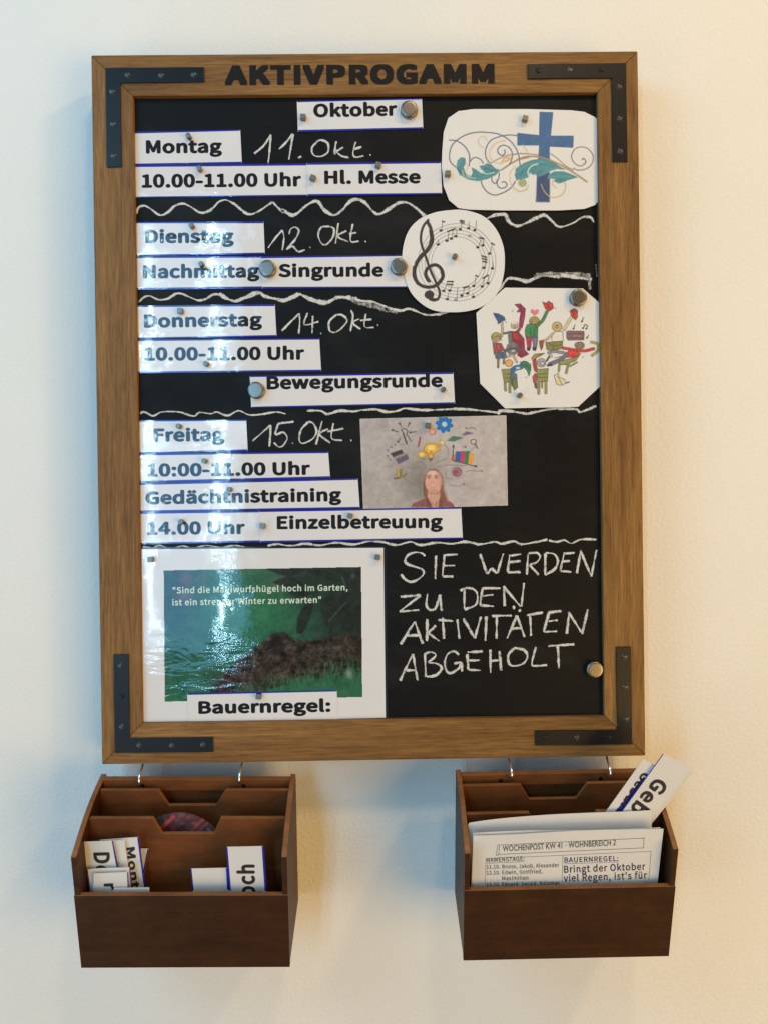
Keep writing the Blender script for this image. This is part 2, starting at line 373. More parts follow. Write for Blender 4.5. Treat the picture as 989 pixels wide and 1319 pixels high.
# corner brackets: corner pixel, arm ends, holes
def bracket(cx, cy, hx, vy, sw, holes):
    sx, sy = (1 if hx > cx else -1), (1 if vy > cy else -1)
    P = [(cx,cy),(hx,cy),(hx,cy+sy*sw),(cx+sx*sw,cy+sy*sw),(cx+sx*sw,vy),(cx,vy)]
    dx = lambda y: (y-cy)*.0147; dy = lambda x: -(x-cx)*.0105           # the board hangs slightly turned in the photo
    P = [(x+dx(y), y+dy(x)) for x, y in P]
    Q = board_plane(-.0016).at([p[0] for p in P], [p[1] for p in P]); V, F = slab(Q, (0,-1,0), .0026)
    b = bevel(mesh_obj('corner_bracket', V, F, 'black_steel', board), .0004, 2)
    for (hx_, hy_) in holes:
        c = board_plane(-.0016).at(hx_, hy_); ph = random.uniform(0, 6.28)
        v, f = lathe([(.0031,-.0008),(.0031,.00015),(.0027,.0003),(.0021,-.0001),(.0019,.00035),(.0009,.0007)], 20)
        s_, c_ = math.sin(ph), math.cos(ph)
        sc = mesh_obj('screw', np.array(v)+c, f, 'screw_steel' if random.random() < .6 else 'black_steel', b, smooth=False)
bracket(136, 87.5, 263, 215, 19, [(165,96.5),(208,97),(250,96),(145,118),(146,160),(147,201)])
bracket(806, 81, 679, 208, 19, [(693,91),(733,90),(774,89.5),(797,112),(797.5,153),(798,195)])
bracket(148.5, 970, 275, 843, 19, [(156,857),(157,897),(157.5,936),(180,960),(222,960),(262,959)])
bracket(814, 959, 689, 833, 19, [(804,846),(805,885),(806,926),(702,950),(742,950),(783,950)])
A, B = BP0.at(290, 110), BP0.at(636.5, 107.8); U = B-A; Vv = np.array([-U[2], 0, U[0]]); Vv = Vv/np.linalg.norm(Vv)*25.3*.857e-3
lettering('title_lettering', 'AKTIVPROGAMM', 'title', A, U, Vv, (0,-1,0), 'black_vinyl', board, bold=.058, spacing=1.06, lift=.0003, square=True)
# screw hooks under the frame
for hx in (183, 311.5, 655, 782.5):
    c = BP0.at(hx, 990); x = c[0]; zb = -H2; xj = random.uniform(-.0012, .0012)
    path = catmull([(x,.0042,zb+.006),(x,.0042,zb-.0008),(x+xj*.4,.0012,zb-.0036),(x+xj,-.0050,zb-.0062),(x+xj,-.0100,zb-.0105),(x+xj,-.0118,zb-.0155),(x+xj,-.0095,zb-.0192),(x+xj,-.0045,zb-.0200)], .0012)
    V, F = tube(path, .0013); mesh_obj('screw_hook', V, F, 'chrome', board, smooth=True)

# ------------------------------------------------------------------ chalk
CP = board_plane(YB-.0001)
def ribbon(P, w, vary=.25):
    P = catmull(P, .9); n = len(P); V, E = [], []; w = w*1.12+.25
    ph = random.uniform(0, 9); wn = [w*(1+vary*math.sin(ph+i*.11)+vary*.6*math.sin(ph*2+i*.31)+random.uniform(-.10,.10)) for i in range(n)]
    for i, p in enumerate(P):
        d = P[min(i+1,n-1)]-P[max(i-1,0)]; d = d/(np.linalg.norm(d)+1e-9); nr = np.array([-d[1], d[0]]); e = min(i, n-1-i)
        k = .72 if e == 0 else 1
        for q, ed in ((-.5,0.),(-.22,1.),(.22,1.),(.5,0.)): V.append(p+nr*wn[i]*q*k); E.append(ed*(0.5 if e == 0 else 1))
    F = []
    for i in range(n-1):
        for k in range(3): F.append([4*i+k, 4*i+k+1, 4*i+k+5, 4*i+k+4])
    return np.array(V), F, E
def chalk(name, strokes, w, mat='chalk', label=None):
    VV, FF, EE, o = [], [], [], 0
    for j, st in enumerate(strokes):
        ww = w
        if isinstance(st, tuple) and isinstance(st[1], (int, float)) and isinstance(st[0], list): st, ww = st
        if len(st) == 1: st = [(st[0][0]-.7, st[0][1]+.3), st[0], (st[0][0]+.8, st[0][1]-.2)]; ww = w*1.15
        V, F, E = ribbon(st, ww); P = CP.at(V[:,0], V[:,1])+np.array([0,-1,0])*(j*4e-6)
        VV.append(P); FF += [[i+o for i in f] for f in F]; EE += E; o += len(P)
    ob = mesh_obj(name, np.vstack(VV), FF, mat, board)
    a = ob.data.attributes.new('edge', 'FLOAT', 'POINT'); a.data.foreach_set('value', np.array(EE, np.float32))
    if label: ob['label'] = label
    return ob
z1, z2, z3, z4 = Zf(500,700,7.064), Zf(610,700,5.818), Zf(500,770,7.064), Zf(620,770,6.593)
chalk('chalk_writing', [z1(s) for s in (
 [(335,115),(300,88),(240,82),(180,105),(150,155),(175,190),(250,215),(310,240),(318,280),(270,325),(205,350),(150,325),(112,280)],
 [(432,110),(425,325)], [(510,98),(490,300)], [(510,105),(630,100)], [(500,203),(605,200)], [(487,300),(590,300)])], 3.2, label='chalked word SIE')
chalk('chalk_writing', [z2(s) for s in ([(45,78),(75,160),(100,230)],[(100,230),(130,185)],[(130,185),(175,225)],[(175,225),(220,75)],
 [(268,82),(250,215)],[(250,215),(350,215)],[(270,92),(355,80)],[(262,140),(350,132)],
 [(405,80),(395,235)],[(405,75),(470,70),(495,100),(470,140),(415,160)],[(415,160),(485,235)],
 [(535,70),(532,240)],[(535,70),(600,80),(628,130),(605,190),(532,238)],
 [(678,65),(645,205)],[(645,205),(730,215)],[(680,75),(755,70)],[(665,135),(720,130)],
 [(770,225),(800,50)],[(800,60),(880,250)],[(878,250),(918,45)])], 3.2, label='chalked word WERDEN')
chalk('chalk_writing', [z1(s) for s in ([(105,485),(295,470)],[(292,472),(100,620)],[(100,620),(280,605)],
 [(355,455),(345,560),(380,605),(430,585),(465,465)],[(465,465),(485,615)])], 3.2, label='chalked word ZU')
chalk('chalk_writing', [z1(s) for s in (
 [(690,420),(690,600)],[(650,430),(720,405),(790,430),(810,490),(790,560),(690,602)])]+
 [z2(s) for s in ([(65,330),(50,450),(75,465),(150,470)],[(65,335),(200,335)],[(60,395),(150,382)],
 [(230,470),(225,340)],[(220,320),(350,475)],[(355,475),(375,295)])], 3.2, label='chalked word DEN')
chalk('chalk_writing', [z3(s) for s in ([(110,425),(240,215)],[(240,215),(310,420)],[(160,345),(290,340)],
 [(352,190),(350,395)],[(432,250),(360,320)],[(360,320),(465,395)],[(450,200),(590,212)],[(492,180),(505,375)],
 [(625,195),(645,375)],[(680,185),(785,370)],[(785,370),(840,170)],[(890,165),(880,395)])]+
 [z4(s) for s in ([(85,155),(255,150)],[(128,145),(125,350)],[(215,345),(298,150)],[(298,150),(365,335)],[(250,262),(335,258)],
 [(270,65),(275,100)],[(318,95),(325,120)],[(380,150),(520,125)],[(410,150),(418,325)],
 [(570,125),(525,290)],[(525,290),(640,285)],[(560,125),(680,112)],[(565,200),(645,190)],
 [(720,310),(742,120)],[(735,120),(850,300)],[(850,310),(900,95)])], 3.5, label='chalked word AKTIVITÄTEN')
chalk('chalk_writing', [z3(s) for s in ([(105,755),(222,510)],[(222,510),(265,755)],[(160,660),(255,658)],
 [(330,500),(340,720)],[(330,510),(390,495),(430,525),(360,590)],[(360,590),(440,600),(485,640),(430,705),(345,718)],
 [(640,520),(600,488),(540,510),(512,590),(530,665),(570,685),(640,640),(655,600)],[(595,600),(660,592),(668,672)],
 [(715,510),(725,655)],[(725,655),(840,660)],[(715,495),(860,488)],[(725,572),(830,568)])]+
 [z4(s) for s in ([(72,440),(75,640)],[(70,535),(160,530)],[(150,450),(165,620)],
 [(275,425),(225,490),(235,565),(290,578),(355,555),(388,500),(360,445),(275,425)],
 [(460,415),(425,560),(460,578),(555,570)],[(560,410),(785,395)],[(645,410),(655,600)])], 3.3, label='chalked word ABGEHOLT')
z = Zf(315,165,5.494)
chalk('chalk_writing', [z(s) for s in ([(70,182),(140,120),(188,42)],[(186,45),(180,150),(168,250)],[(245,150),(300,95),(345,38)],[(345,40),(330,130),(315,225)],[(380,212),(405,198)],
 [(520,90),(478,140),(490,190),(540,200),(590,170),(590,110),(550,85),(520,90)],[(652,90),(642,130),(632,180)],[(645,95),(640,190)],[(700,135),(650,165)],[(645,165),(690,198),(740,208)],
 [(787,95),(768,180),(790,206),(845,195)],[(775,150),(830,132)],[(890,190)])], 2.7, label='chalked date 11. Okt.')
z = Zf(330,280,6.18)
chalk('chalk_writing', [z(s) for s in ([(95,245),(150,170),(210,100)],[(210,100),(222,160),(210,262)],[(265,135),(275,95),(310,78),(340,105),(315,170),(240,255)],[(240,255),(290,230),(335,272),(390,258)],[(430,240)],
 [(590,70),(520,80),(495,140),(520,205),(560,215),(610,160),(620,95),(590,70)],[(655,45),(632,210)],[(720,105),(650,150),(735,195)],[(770,50),(752,185),(820,190)],[(740,130),(800,120)],[(870,192)])], 2.5, label='chalked date 12. Okt.')
z = Zf(350,390,6.593)
chalk('chalk_writing', [z(s) for s in ([(85,240),(160,165),(235,90)],[(235,90),(240,150),(232,265)],[(305,85),(280,185),(400,160)],[(350,110),(345,260)],[(418,260)],
 [(550,100),(490,160),(495,235),(540,250),(600,210),(640,150),(600,105),(550,100)],[(675,60),(690,120),(668,245)],[(745,135),(690,170),(755,225)],[(800,90),(790,200),(870,210)],[(750,150),(850,140)],[(900,190)])], 2.5, label='chalked date 14. Okt.')
z = Zf(310,535,6.18)
chalk('chalk_writing', [z(s) for s in ([(95,205),(170,140),(240,75)],[(240,75),(238,150),(230,250)],[(300,65),(425,50)],[(300,65),(280,150),(340,135),(372,180),(340,240),(305,250),(265,215)],[(415,222)],
 [(540,50),(480,120),(470,200),(500,222),(570,190),(605,130),(580,65),(540,50)],[(650,45),(600,235)],[(700,105),(630,150),(715,220)],[(740,60),(725,180),(810,200)],[(690,130),(820,105)],[(880,200)])], 2.5, label='chalked date 15.Okt.')
za, zb_, zc = Zf(165,245,4.945), Zf(355,245,4.945), Zf(610,265,5.818)
chalk('chalk_wave', [(za([(55,150),(65,115),(100,98),(140,115),(205,158),(255,140),(300,100),(350,85),(400,105),(450,138),(490,142),(540,115),(580,75),(625,62),(680,90),(750,145),(790,152),(840,130),(920,75)]),3.2),
 (za([(920,72),(955,110),(989,140)])+zb_([(45,125),(100,158),(135,150),(200,95),(265,70),(310,125),(370,158),(420,130),(470,75),(520,57),(570,80),(620,135),(660,152),(720,120),(780,82),(840,80),(900,120),(950,165),(990,200)]),4.2)], 3.5, label='chalk wavy line under Montag')
chalk('chalk_wave', [(zc([(60,115),(140,75),(200,65),(235,68),(255,110),(290,140),(340,150),(420,115),(500,75),(540,70)]),4.6),(zc([(535,68),(580,110),(640,158),(740,130),(800,92),(850,82),(880,92),(900,125)]),2.8)], 3.8)
za, zb_, zc = Zf(165,365,4.945), Zf(355,365,4.12), Zf(640,340,7.064)
chalk('chalk_wave', [(za([(70,122),(100,90),(140,80),(200,105),(260,95),(300,68),(340,65),(400,90),(450,108),(500,98),(540,72),(580,68)]),3.0),(za([(578,66),(640,100),(690,112),(760,85),(830,60),(880,85),(950,100)])+zb_([(50,90),(125,55)]),5.4),
 (zb_([(125,55),(200,90),(270,100),(330,75),(400,75)]),6.0),(zb_([(420,72),(440,90),(520,100),(590,125),(660,145),(710,135),(790,165),(850,165),(920,150)]),3.2)], 4)
chalk('chalk_smudge', [(zb_([(400,75),(440,105),(520,118),(590,138),(650,150)]),9.0)], 8, 'chalk_smudge')
chalk('chalk_wave', [(zc([(-10,260),(20,230),(70,160),(110,130),(200,140),(270,160),(330,135),(400,105),(480,110),(570,115)]),4.6),(zc([(570,95),(640,110),(740,125),(860,142)]),5.6)], 4.5)
chalk('chalk_smudge', [(zc([(330,110),(480,90),(700,90),(850,115)]),7.0),(zc([(825,80),(845,235)]),5.0),(zc([(895,0),(905,120)]),3.0)], 6, 'chalk_smudge')
za, zb_ = Zf(165,515,3.19), Zf(465,515,3.19)
chalk('chalk_wave', [(za([(52,58),(60,50),(75,52),(105,66),(140,50),(210,50),(270,67),(295,52),(340,57),(365,50),(410,65),(455,45),(500,62),(560,58),(610,50),(650,58)]),2.4),
 (za([(735,45),(790,45),(820,58),(870,45),(920,48),(960,42)])+zb_([(10,42),(60,40),(110,50),(150,45),(180,35),(250,42),(330,40),(420,38),(540,50),(570,56)]),3.4),
 (zb_([(560,48),(600,45),(680,58)]),4.4),(zb_([(680,58),(740,45),(800,35),(880,38),(900,50),(965,25)]),4.0)], 3, label='chalk wavy line above Freitag')
za, zb_ = Zf(175,685,3.297), Zf(470,685,3.24)
chalk('chalk_wave', [(za([(30,62),(55,66),(75,68),(100,58),(150,70),(200,60),(240,70),(300,58),(360,66),(420,58),(470,66),(520,68)]),1.8),
 (za([(560,60),(600,52),(660,60),(720,50),(780,58),(850,46),(920,54),(970,44)])+zb_([(20,40),(70,42),(130,55),(190,42),(230,55),(300,45),(360,50),(420,42),(480,52),(540,42),(570,50),(620,40),(650,52),(700,45),(760,32)]),3.2),
 (zb_([(765,36),(800,42),(830,35),(860,48),(900,32),(965,32)]),2.8)], 3, label='chalk wavy line above SIE WERDEN')

# ================================================================== papers on the board
TH = .0004
def ypap(level): return YB-.0003-TH-level*.00055      # front face of a paper at this layer
GS = 'printed paper strips on the chalkboard'
def strip(label, corners, level, text=None, blue=(True, True), name='paper_strip', cat='paper strip', group=GS, mat='laminated_paper', fnt='label', bold=.050):
    pl = board_plane(ypap(level)); c = corners
    P = pl.at([p[0] for p in c], [p[1] for p in c]); V, F = slab(P, (0,-1,0), TH)
    o = mesh_obj(name, V, F, mat); tag(o, label, cat, group)
    for use, (a, b) in zip(blue, ((0,1),(3,2))):
        if not use: continue
        w0, w1 = random.uniform(1.1,2.3), random.uniform(1.1,2.3); s_ = 1 if a == 0 else -1
        q = [(c[a][0]+.4,c[a][1]-s_*.3),(c[b][0]-.3,c[b][1]-s_*.3),(c[b][0]-.3,c[b][1]+s_*w1),(c[a][0]+.4,c[a][1]+s_*w0)]
        Q = board_plane(ypap(level)-.00008).at([p[0] for p in q], [p[1] for p in q]); v, f = slab(Q, (0,-1,0), .00012); mesh_obj('blue_edge', v, f, 'blue_ink', o)
    if text:
        body, x0, x1, y0, y1, cap = text; A, B = pl.at(x0, y0), pl.at(x1, y1); U = B-A; n = np.array([-U[2],0,U[0]]); n /= np.linalg.norm(n)
        lettering('printed_text', body, fnt, A, U, n*cap*.862e-3, (0,-1,0), 'laminated_ink', o, bold=bold, spacing=1.02)
    return o
strip('short strip reading Oktober at the top of the chalkboard', [(382.7,130.2),(543,126.5),(544.7,165.6),(384,169.6)], 0, ('Oktober',404,511.5,151.3,149.2,17.4))
strip('short strip reading Montag at the upper left of the chalkboard', [(173.8,169.8),(309.8,167.3),(312,210.2),(173.5,212.5)], 0, ('Montag',188.5,286.5,198,197,17.2))
strip('strip reading 10.00-11.00 Uhr directly under the Montag strip', [(174,212.8),(399,210.8),(401,252),(174.5,254.5)], 0, ('10.00-11.00 Uhr',183,388.5,242,240.2,17.4))
strip('strip reading Hl. Messe beside the cross picture', [(395,210),(567.3,208.5),(569,249.8),(396,252.2)], 1, ('Hl. Messe',418,541.5,237.2,236.3,17.2))
strip('short strip reading Dienstag', [(175,286.5),(339.8,285.3),(341.5,327),(175.3,329.5)], 0, ('Dienstag',187.5,301.5,313.4,313,17.4))
strip('strip reading Nachmittag left of the Singrunde strip', [(175,331),(339,330),(342,371),(175.5,373)], 0, ('Nachmittag',185,334.5,358.8,357.5,17.2))
strip('strip reading Singrunde between two round magnets', [(336,330.5),(524,328.3),(526,370),(338,371.5)], 1, ('Singrunde',359,494,357.2,356.4,17.0))
strip('short strip reading Donnerstag', [(176.5,394),(354.3,392),(356.5,433),(177,436)], 0, ('Donnerstag',186,338,422.3,420.3,17.2))
strip('strip reading 10.00-11.00 Uhr directly under the Donnerstag strip', [(177,437.5),(411.5,436),(414,478),(177.5,480.5)], 0, ('10.00-11.00 Uhr',186.5,392.5,464.8,463.5,17.2))
strip('strip reading Bewegungsrunde hung lower and further right than the times', [(322,484.5),(583.5,479.5),(585.5,520),(324,525)], 0, ('Bewegungsrunde',344,570,501.8,498.5,17.2))
strip('short strip reading Freitag', [(178.5,541.5),(317.5,541),(319.5,581),(179,583.8)], 0, ('Freitag',198.5,289.5,569.2,568.2,17.2))
strip('strip reading 10:00-11.00 Uhr under the Freitag strip', [(179,584.6),(423,582),(425.5,615.5),(180,621.5)], 0, ('10:00-11.00 Uhr',190,400,614.2,611.8,17.0), blue=(True, True))
strip('strip reading Gedächtnistraining below the woman photo and the 10:00 strip', [(180,622.6),(461,616.3),(463.5,654.5),(180.5,659)], 0, ('Gedächtnistraining',188,440,650,645.7,17.0))
strip('short strip reading 14.00 Uhr', [(180.5,659.6),(338,658),(339,698),(181,701)], 0, ('14.00 Uhr',190,316,689.2,688,17.0))
strip('strip reading Einzelbetreuung under the woman photo', [(334,658),(593.5,653.5),(595.5,693.5),(335.5,698.8)], 1, ('Einzelbetreuung',357,570,681.8,680.2,17.0))
strip('strip reading Bauernregel: over the bottom of the molehill sheet', [(241.5,893),(434,889.5),(435.5,926.5),(242.5,930)], 2, ('Bauernregel:',256,426,919.7,917,16.6), blue=(True, False), mat='laminated_paper')

def cutout(name, label, outline, level, mat, smooth=False, cat='picture'):
    if smooth: outline = [tuple(p) for p in catmull(outline+[outline[0]], 4)][:-1]
    pl = board_plane(ypap(level)); P = pl.at([p[0] for p in outline], [p[1] for p in outline]); V, F = slab(P, (0,-1,0), TH)
    o = mesh_obj(name, V, F, mat); tag(o, label, cat, 'cut-out pictures on the chalkboard'); return o, pl

# --- cross picture
o, pl = cutout('picture_cutout', 'white rounded cut-out with a blue cross and teal leaf scrolls', [(569,195),(571,170),(577,152),(590,143),(610,140.5),(680,140.5),(735,142),(752,144),(766,151),(770.5,156),(771.5,200),(772,256),(766,264),(752,269),(720,271),(650,271),(605,270),(590,268),(578,258),(571,240),(568.5,215)], 2, 'plain_paper')
c = Canvas(572, 141, 770, 268, 2.6); za, zb_, zc, zd = Zf(560,130,8.24), Zf(660,130,8.24), Zf(560,190,8.24), Zf(660,190,8.24)
BL, DB, TE, SL, TAN, OR = (64,108,158), (64,80,124), (84,146,156), (84,92,118), (176,150,116), (232,176,92)
c.poly([(694.6,144.4),(711.6,144.9),(708.5,175),(738,175.2),(737.3,190),(707,188.5),(706.8,259.8),(690.3,259.6),(694,187),(666,187),(666,171.5),(694,174.5)], BL, edge=(60,92,130), ew=.6)
c.poly([(693,205),(707,205),(706.8,259.8),(690.3,259.6)], DB, soft=9); c.poly([(691,225),(706.8,225),(706.8,259.8),(690.3,259.6)], DB)
sw = 1.3
for st, col in ((za([(150,415),(230,425),(310,480),(360,560),(365,640)]),SL),(za([(215,700),(165,650),(152,580),(175,480),(240,410),(340,355),(450,332),(560,335),(680,355),(790,420),(860,510),(890,600),(900,690)]),SL),
 (za([(870,368),(780,362),(680,380),(590,420),(540,500),(535,580),(560,640),(590,660)]),SL),(za([(360,690),(370,640),(420,600),(480,620),(510,660)]),SL),
 (za([(735,520),(742,550),(715,578),(680,565),(662,525),(690,480),(740,472),(790,500),(818,560),(805,640),(770,690)]),SL),
 (za([(600,655),(680,610),(760,580),(880,560),(989,562)]),(150,140,120)),(zb_([(0,570),(100,558),(270,572)]),(150,140,120)),
 (za([(550,420),(530,385),(500,375),(460,410),(470,470),(510,495)]),(226,196,160)),(za([(740,420),(640,450),(585,520),(580,590),(620,650),(700,665)]),(232,190,150)),(za([(930,470),(975,540),(980,590)]),(226,196,160)),
 (zc([(485,340),(500,400),(550,470),(630,505),(720,480),(800,430),(850,360)]),SL),(zc([(680,270),(672,330),(640,380),(605,360),(600,320)]),SL),(zc([(655,345),(660,400),(690,430),(740,425),(762,390),(735,362),(710,372)]),SL),
 (zc([(850,200),(800,260),(795,350),(830,430),(910,465),(980,445)]),(232,196,140)),(zd([(0,420),(60,465),(130,450),(165,400)]),(214,196,140)),
 (zb_([(400,560),(470,610),(560,690),(640,735)]),(150,140,120)),(zb_([(760,670),(775,640),(750,610),(735,625)]),SL),(zb_([(765,665),(720,690),(660,665),(622,600),(650,520),(720,488),(800,510),(850,580),(840,660),(790,715),(700,735),(640,715)]),(128,120,120)),
 (zd([(300,390),(330,460),(390,520),(460,530),(530,490),(560,420),(540,350),(500,320),(440,330),(420,390),(460,430)]),(214,186,120))):
    c.stroke(st, sw, col, .9)
c.poly(zc([(225,215),(240,140),(275,105),(318,115),(322,165),(300,210),(320,270),(380,310),(400,270),(390,215),(430,235),(480,270),(530,265),(480,220),(475,195),(520,190),(550,168),(590,180),(640,225),(690,240),(640,290),(560,330),(450,355),(340,335),(260,285)]), TE, smooth=False, edge=(92,140,140), ew=.5)
c.stroke(zc([(320,230),(340,290),(380,320),(430,328)]), 1.3, (224,232,226)); c.stroke(zc([(440,225),(490,265),(560,280),(630,262)]), 1.2, (224,232,226)); c.stroke(zc([(290,240),(300,290),(350,330)]), 1.3, (226,196,120)); c.stroke(zc([(330,180),(345,215),(330,240)]), 1.4, (226,206,150))
c.stroke(zc([(700,240),(790,180),(880,130),(989,105)]), 1.7, (150,136,100)); c.stroke(zd([(0,160),(80,115),(180,95),(300,105),(430,150),(560,215),(680,290),(785,365)]), 2.0, (176,142,104)); c.stroke(zc([(705,165),(740,110),(800,115),(740,150),(780,125)]), 2.0, OR)
c.poly(zd([(20,290),(40,230),(110,170),(200,135),(300,120),(420,150),(500,205),(560,235),(470,225),(390,250),(330,290),(265,310),(262,275),(215,290),(175,260),(170,310),(120,330),(80,320),(40,350)]), TE, edge=(110,146,140), ew=.5)
c.poly(zc([(860,290),(850,230),(900,190),(960,180),(989,195),(989,290),(940,330),(890,345)]), TE); c.ell(*zc([(925,375)])[0], 5.4, 5, (150,176,140)); c.stroke(zc([(890,370),(920,350),(945,375),(925,400),(905,385)]), 1.2, (206,190,110))
c.poly(zd([(365,330),(380,290),(440,255),(540,255),(620,285),(690,315),(600,340),(540,365),(490,382),(440,360),(445,330)]), TE, edge=(120,160,160), ew=.4); c.stroke(zd([(390,262),(470,240),(560,250),(620,275)]), 1.3, (232,232,224))
c.stroke(zd([(165,300),(160,250),(200,195),(265,175)]), 1.6, (214,236,228)); c.stroke(zd([(270,180),(330,172)]), 1.0, (90,130,130))
for st in (zc([(235,200),(260,150),(290,120)]),zc([(260,290),(340,315),(450,330),(560,300)]),zd([(60,250),(140,190),(240,160),(340,150)]),zd([(330,280),(400,235),(480,205)]),zd([(400,315),(500,300),(620,310)])): c.stroke(st, 1.6, (104,176,182), .6)
for st in (zc([(240,230),(280,270)]),zc([(520,220),(600,240),(640,250)]),zd([(80,290),(110,240)]),zd([(250,290),(300,250)]),zd([(470,340),(520,345)])): c.stroke(st, 1.8, (46,104,140), .6)
c.noise(10, 3); c.blur(.35); c.sheet('printed_picture', pl, 'plain_print', o, gain=.85)

# --- music picture
o, pl = cutout('picture_cutout', 'round white cut-out with a treble clef and a ring of music notes', [(575,271),(560,273.5),(540,282),(526,297),(519,318),(518,340),(522,360),(529,377),(541,390),(556,399),(575,402),(600,401),(622,394),(640,378),(648,355),(649.5,330),(646,311),(637,293),(623,279),(605,272),(590,270)], 3, 'plain_paper', True)
c = Canvas(520, 272, 649, 401, 3.0); z = Zf(515,265,7.064); K = (58,50,48)
cx, cy = z([(518,515)])[0]
for r, a in ((232,.75),(262,.75),(292,.75),(322,.75),(352,.75)):
    c.stroke([(cx+r/7.064*math.cos(t), cy+r/7.064*math.sin(t)) for t in np.linspace(0, 2*math.pi, 60)], .55, (120,110,108), a, smooth=False)
c.stroke(z([(345,850),(305,852),(290,845)]), 3, K)
for seg, w in (([(255,130),(215,180),(192,250),(190,330),(210,400),(235,470),(265,560),(300,640),(335,720),(360,790),(345,845),(305,862),(270,850)],3.0),
 ([(250,150),(278,210),(285,300),(262,380),(215,440),(165,500),(135,570),(135,640),(160,700),(215,735),(290,738),(345,710),(385,655),(385,600),(350,550),(300,540),(245,575),(232,630),(255,680)],4.2),
 ([(280,230),(290,320),(250,400),(190,460),(150,520)],5.0),([(130,560),(128,640),(160,705)],4.4),([(380,600),(388,650),(350,705)],4.2),([(236,590),(240,640),(270,690)],2.6)):
    c.stroke(z(seg), w, K)
c.ell(*z([(265,810)])[0], 6.2, 5.6, K)
def note(x, y, dx, dy, flag=0, hollow=False):
    (a, b), = z([(x, y)]); (e, f), = z([(x+dx, y+dy)])
    c.stroke([(a+1.3, b), (e+1.3, f)], .6, (90,80,78)); c.ell(a, b, 2.1, 1.6, K)
    if hollow: c.ell(a, b, 1.3, .9, (226,223,219))
    if flag: c.stroke([(e+1.3, f), (e+4.2, f+1.2*flag)], 1.6, K)
for n_ in ((370,225,5,-85,1),(425,318,8,-80,0),(465,300,8,-82,0),(505,278,0,-70,0),(545,215,8,-85,0),(622,205,-8,-60,0),(678,222,5,-85,0),(345,352,-10,-40,0),(705,378,22,-80,0),(752,360,-8,-70,0),(812,435,10,-70,0),(760,565,8,-100,0),(838,570,-5,-60,0),(668,730,10,-95,1),(745,735,12,-80,0),(798,705,-5,-70,0),(395,775,25,-85,0),(450,772,15,-80,0),(560,818,18,-75,0),(612,798,8,-60,0),(665,830,-15,-30,0),(505,855,10,-110,0,True),(428,850,0,-50,0),(632,275,0,0,0,True)):
    note(*n_)
for bm in ([(430,235),(500,208)],[(545,135),(580,140)],[(550,150),(580,158)],[(740,455),(785,470)],[(745,480),(788,492)],[(750,505),(788,515)],[(430,690),(482,690)],[(428,715),(478,718)],[(575,748),(625,735)],[(752,660),(798,632)],[(722,290),(760,300)],[(830,340),(855,355)]):
    c.stroke(z(bm), 1.7, K)
c.noise(8, 3); c.blur(.22); c.sheet('printed_picture', pl, 'plain_print', o, gain=.85)

# --- moving circle picture
o, pl = cutout('picture_cutout', 'white octagonal cut-out with a cartoon of seated people waving cloths', [(613,403),(650,370.5),(750,371.5),(772.5,391),(773,497),(744,524),(650,526),(618,494)], 2, 'plain_paper')
c = Canvas(616, 374, 772, 520, 2.8); z = Zf(610,365,5.818); ED = (72,66,58); SK = (214,180,140); OL = (150,150,92)
pg = lambda pts, col, e=ED: c.poly(z(pts), col, edge=e, ew=.55)
sk = lambda pts, w, col: (c.stroke(z(pts), w+.9, ED, .85), c.stroke(z(pts), w, col))
def el(x, y, rx, ry, col): (a, b), = z([(x, y)]); c.ell(a, b, rx/5.818, ry/5.818, col, edge=ED, ew=.55)
pg([(145,222),(185,228),(225,250),(235,275),(215,282),(180,305),(178,285),(160,255)], (62,92,150)); sk([(210,290),(212,350),(208,395)], 2.2, SK)
el(166,402,36,34,(176,168,92)); el(176,412,17,20,SK); pg([(140,440),(205,450),(228,500),(150,530)], (176,84,92)); pg([(165,455),(195,460),(205,500),(175,500)], (206,92,88)); pg([(152,520),(238,512),(242,560),(165,565)], (88,118,146)); sk([(182,565),(180,628)], 2.0, (150,110,70)); sk([(225,560),(222,600)], 1.8, (150,110,70))
pg([(305,158),(345,152),(385,190),(380,250),(362,330),(335,350),(342,260),(350,215),(320,215),(338,190)], (160,58,92)); sk([(345,330),(335,350),(315,370)], 3, (190,60,70)); el(303,312,26,28,(206,196,160)); c.ell(*z([(300,295)])[0], 4, 2.6, (226,222,214)); sk([(225,375),(275,365)], 2, (84,120,92))
pg([(262,360),(330,360),(375,415),(380,500),(410,530),(355,558),(325,540),(338,480),(285,430)], (150,52,80)); pg([(285,370),(325,372),(345,430),(300,420)], (206,58,70)); pg([(255,365),(280,360),(290,440),(260,440)], (120,120,126))
el(288,488,44,50,(130,132,136)); el(292,492,22,26,(196,192,190)); sk([(230,505),(300,485),(330,500)], 3, (100,98,104))
c.poly(z([(455,245),(425,218),(425,198),(442,193),(455,205),(468,193),(485,200),(483,220)]), (232,128,136)); el(452,285,38,36,(176,160,84)); el(452,290,19,22,SK); pg([(395,310),(430,302),(480,312),(475,402),(385,402),(382,350)], (72,140,92)); sk([(470,322),(515,275),(545,215)], 3.4, (76,132,86)); pg([(512,138),(545,152),(555,132),(588,150),(596,185),(562,210),(535,192)], (206,62,64))
pg([(390,405),(432,405),(425,480),(400,480)], (190,58,86)); pg([(435,405),(478,405),(470,480),(445,480)], (122,124,160)); pg([(400,478),(425,478),(415,505),(396,500)], (60,56,60)); pg([(440,478),(468,478),(462,505),(440,500)], (60,56,60))
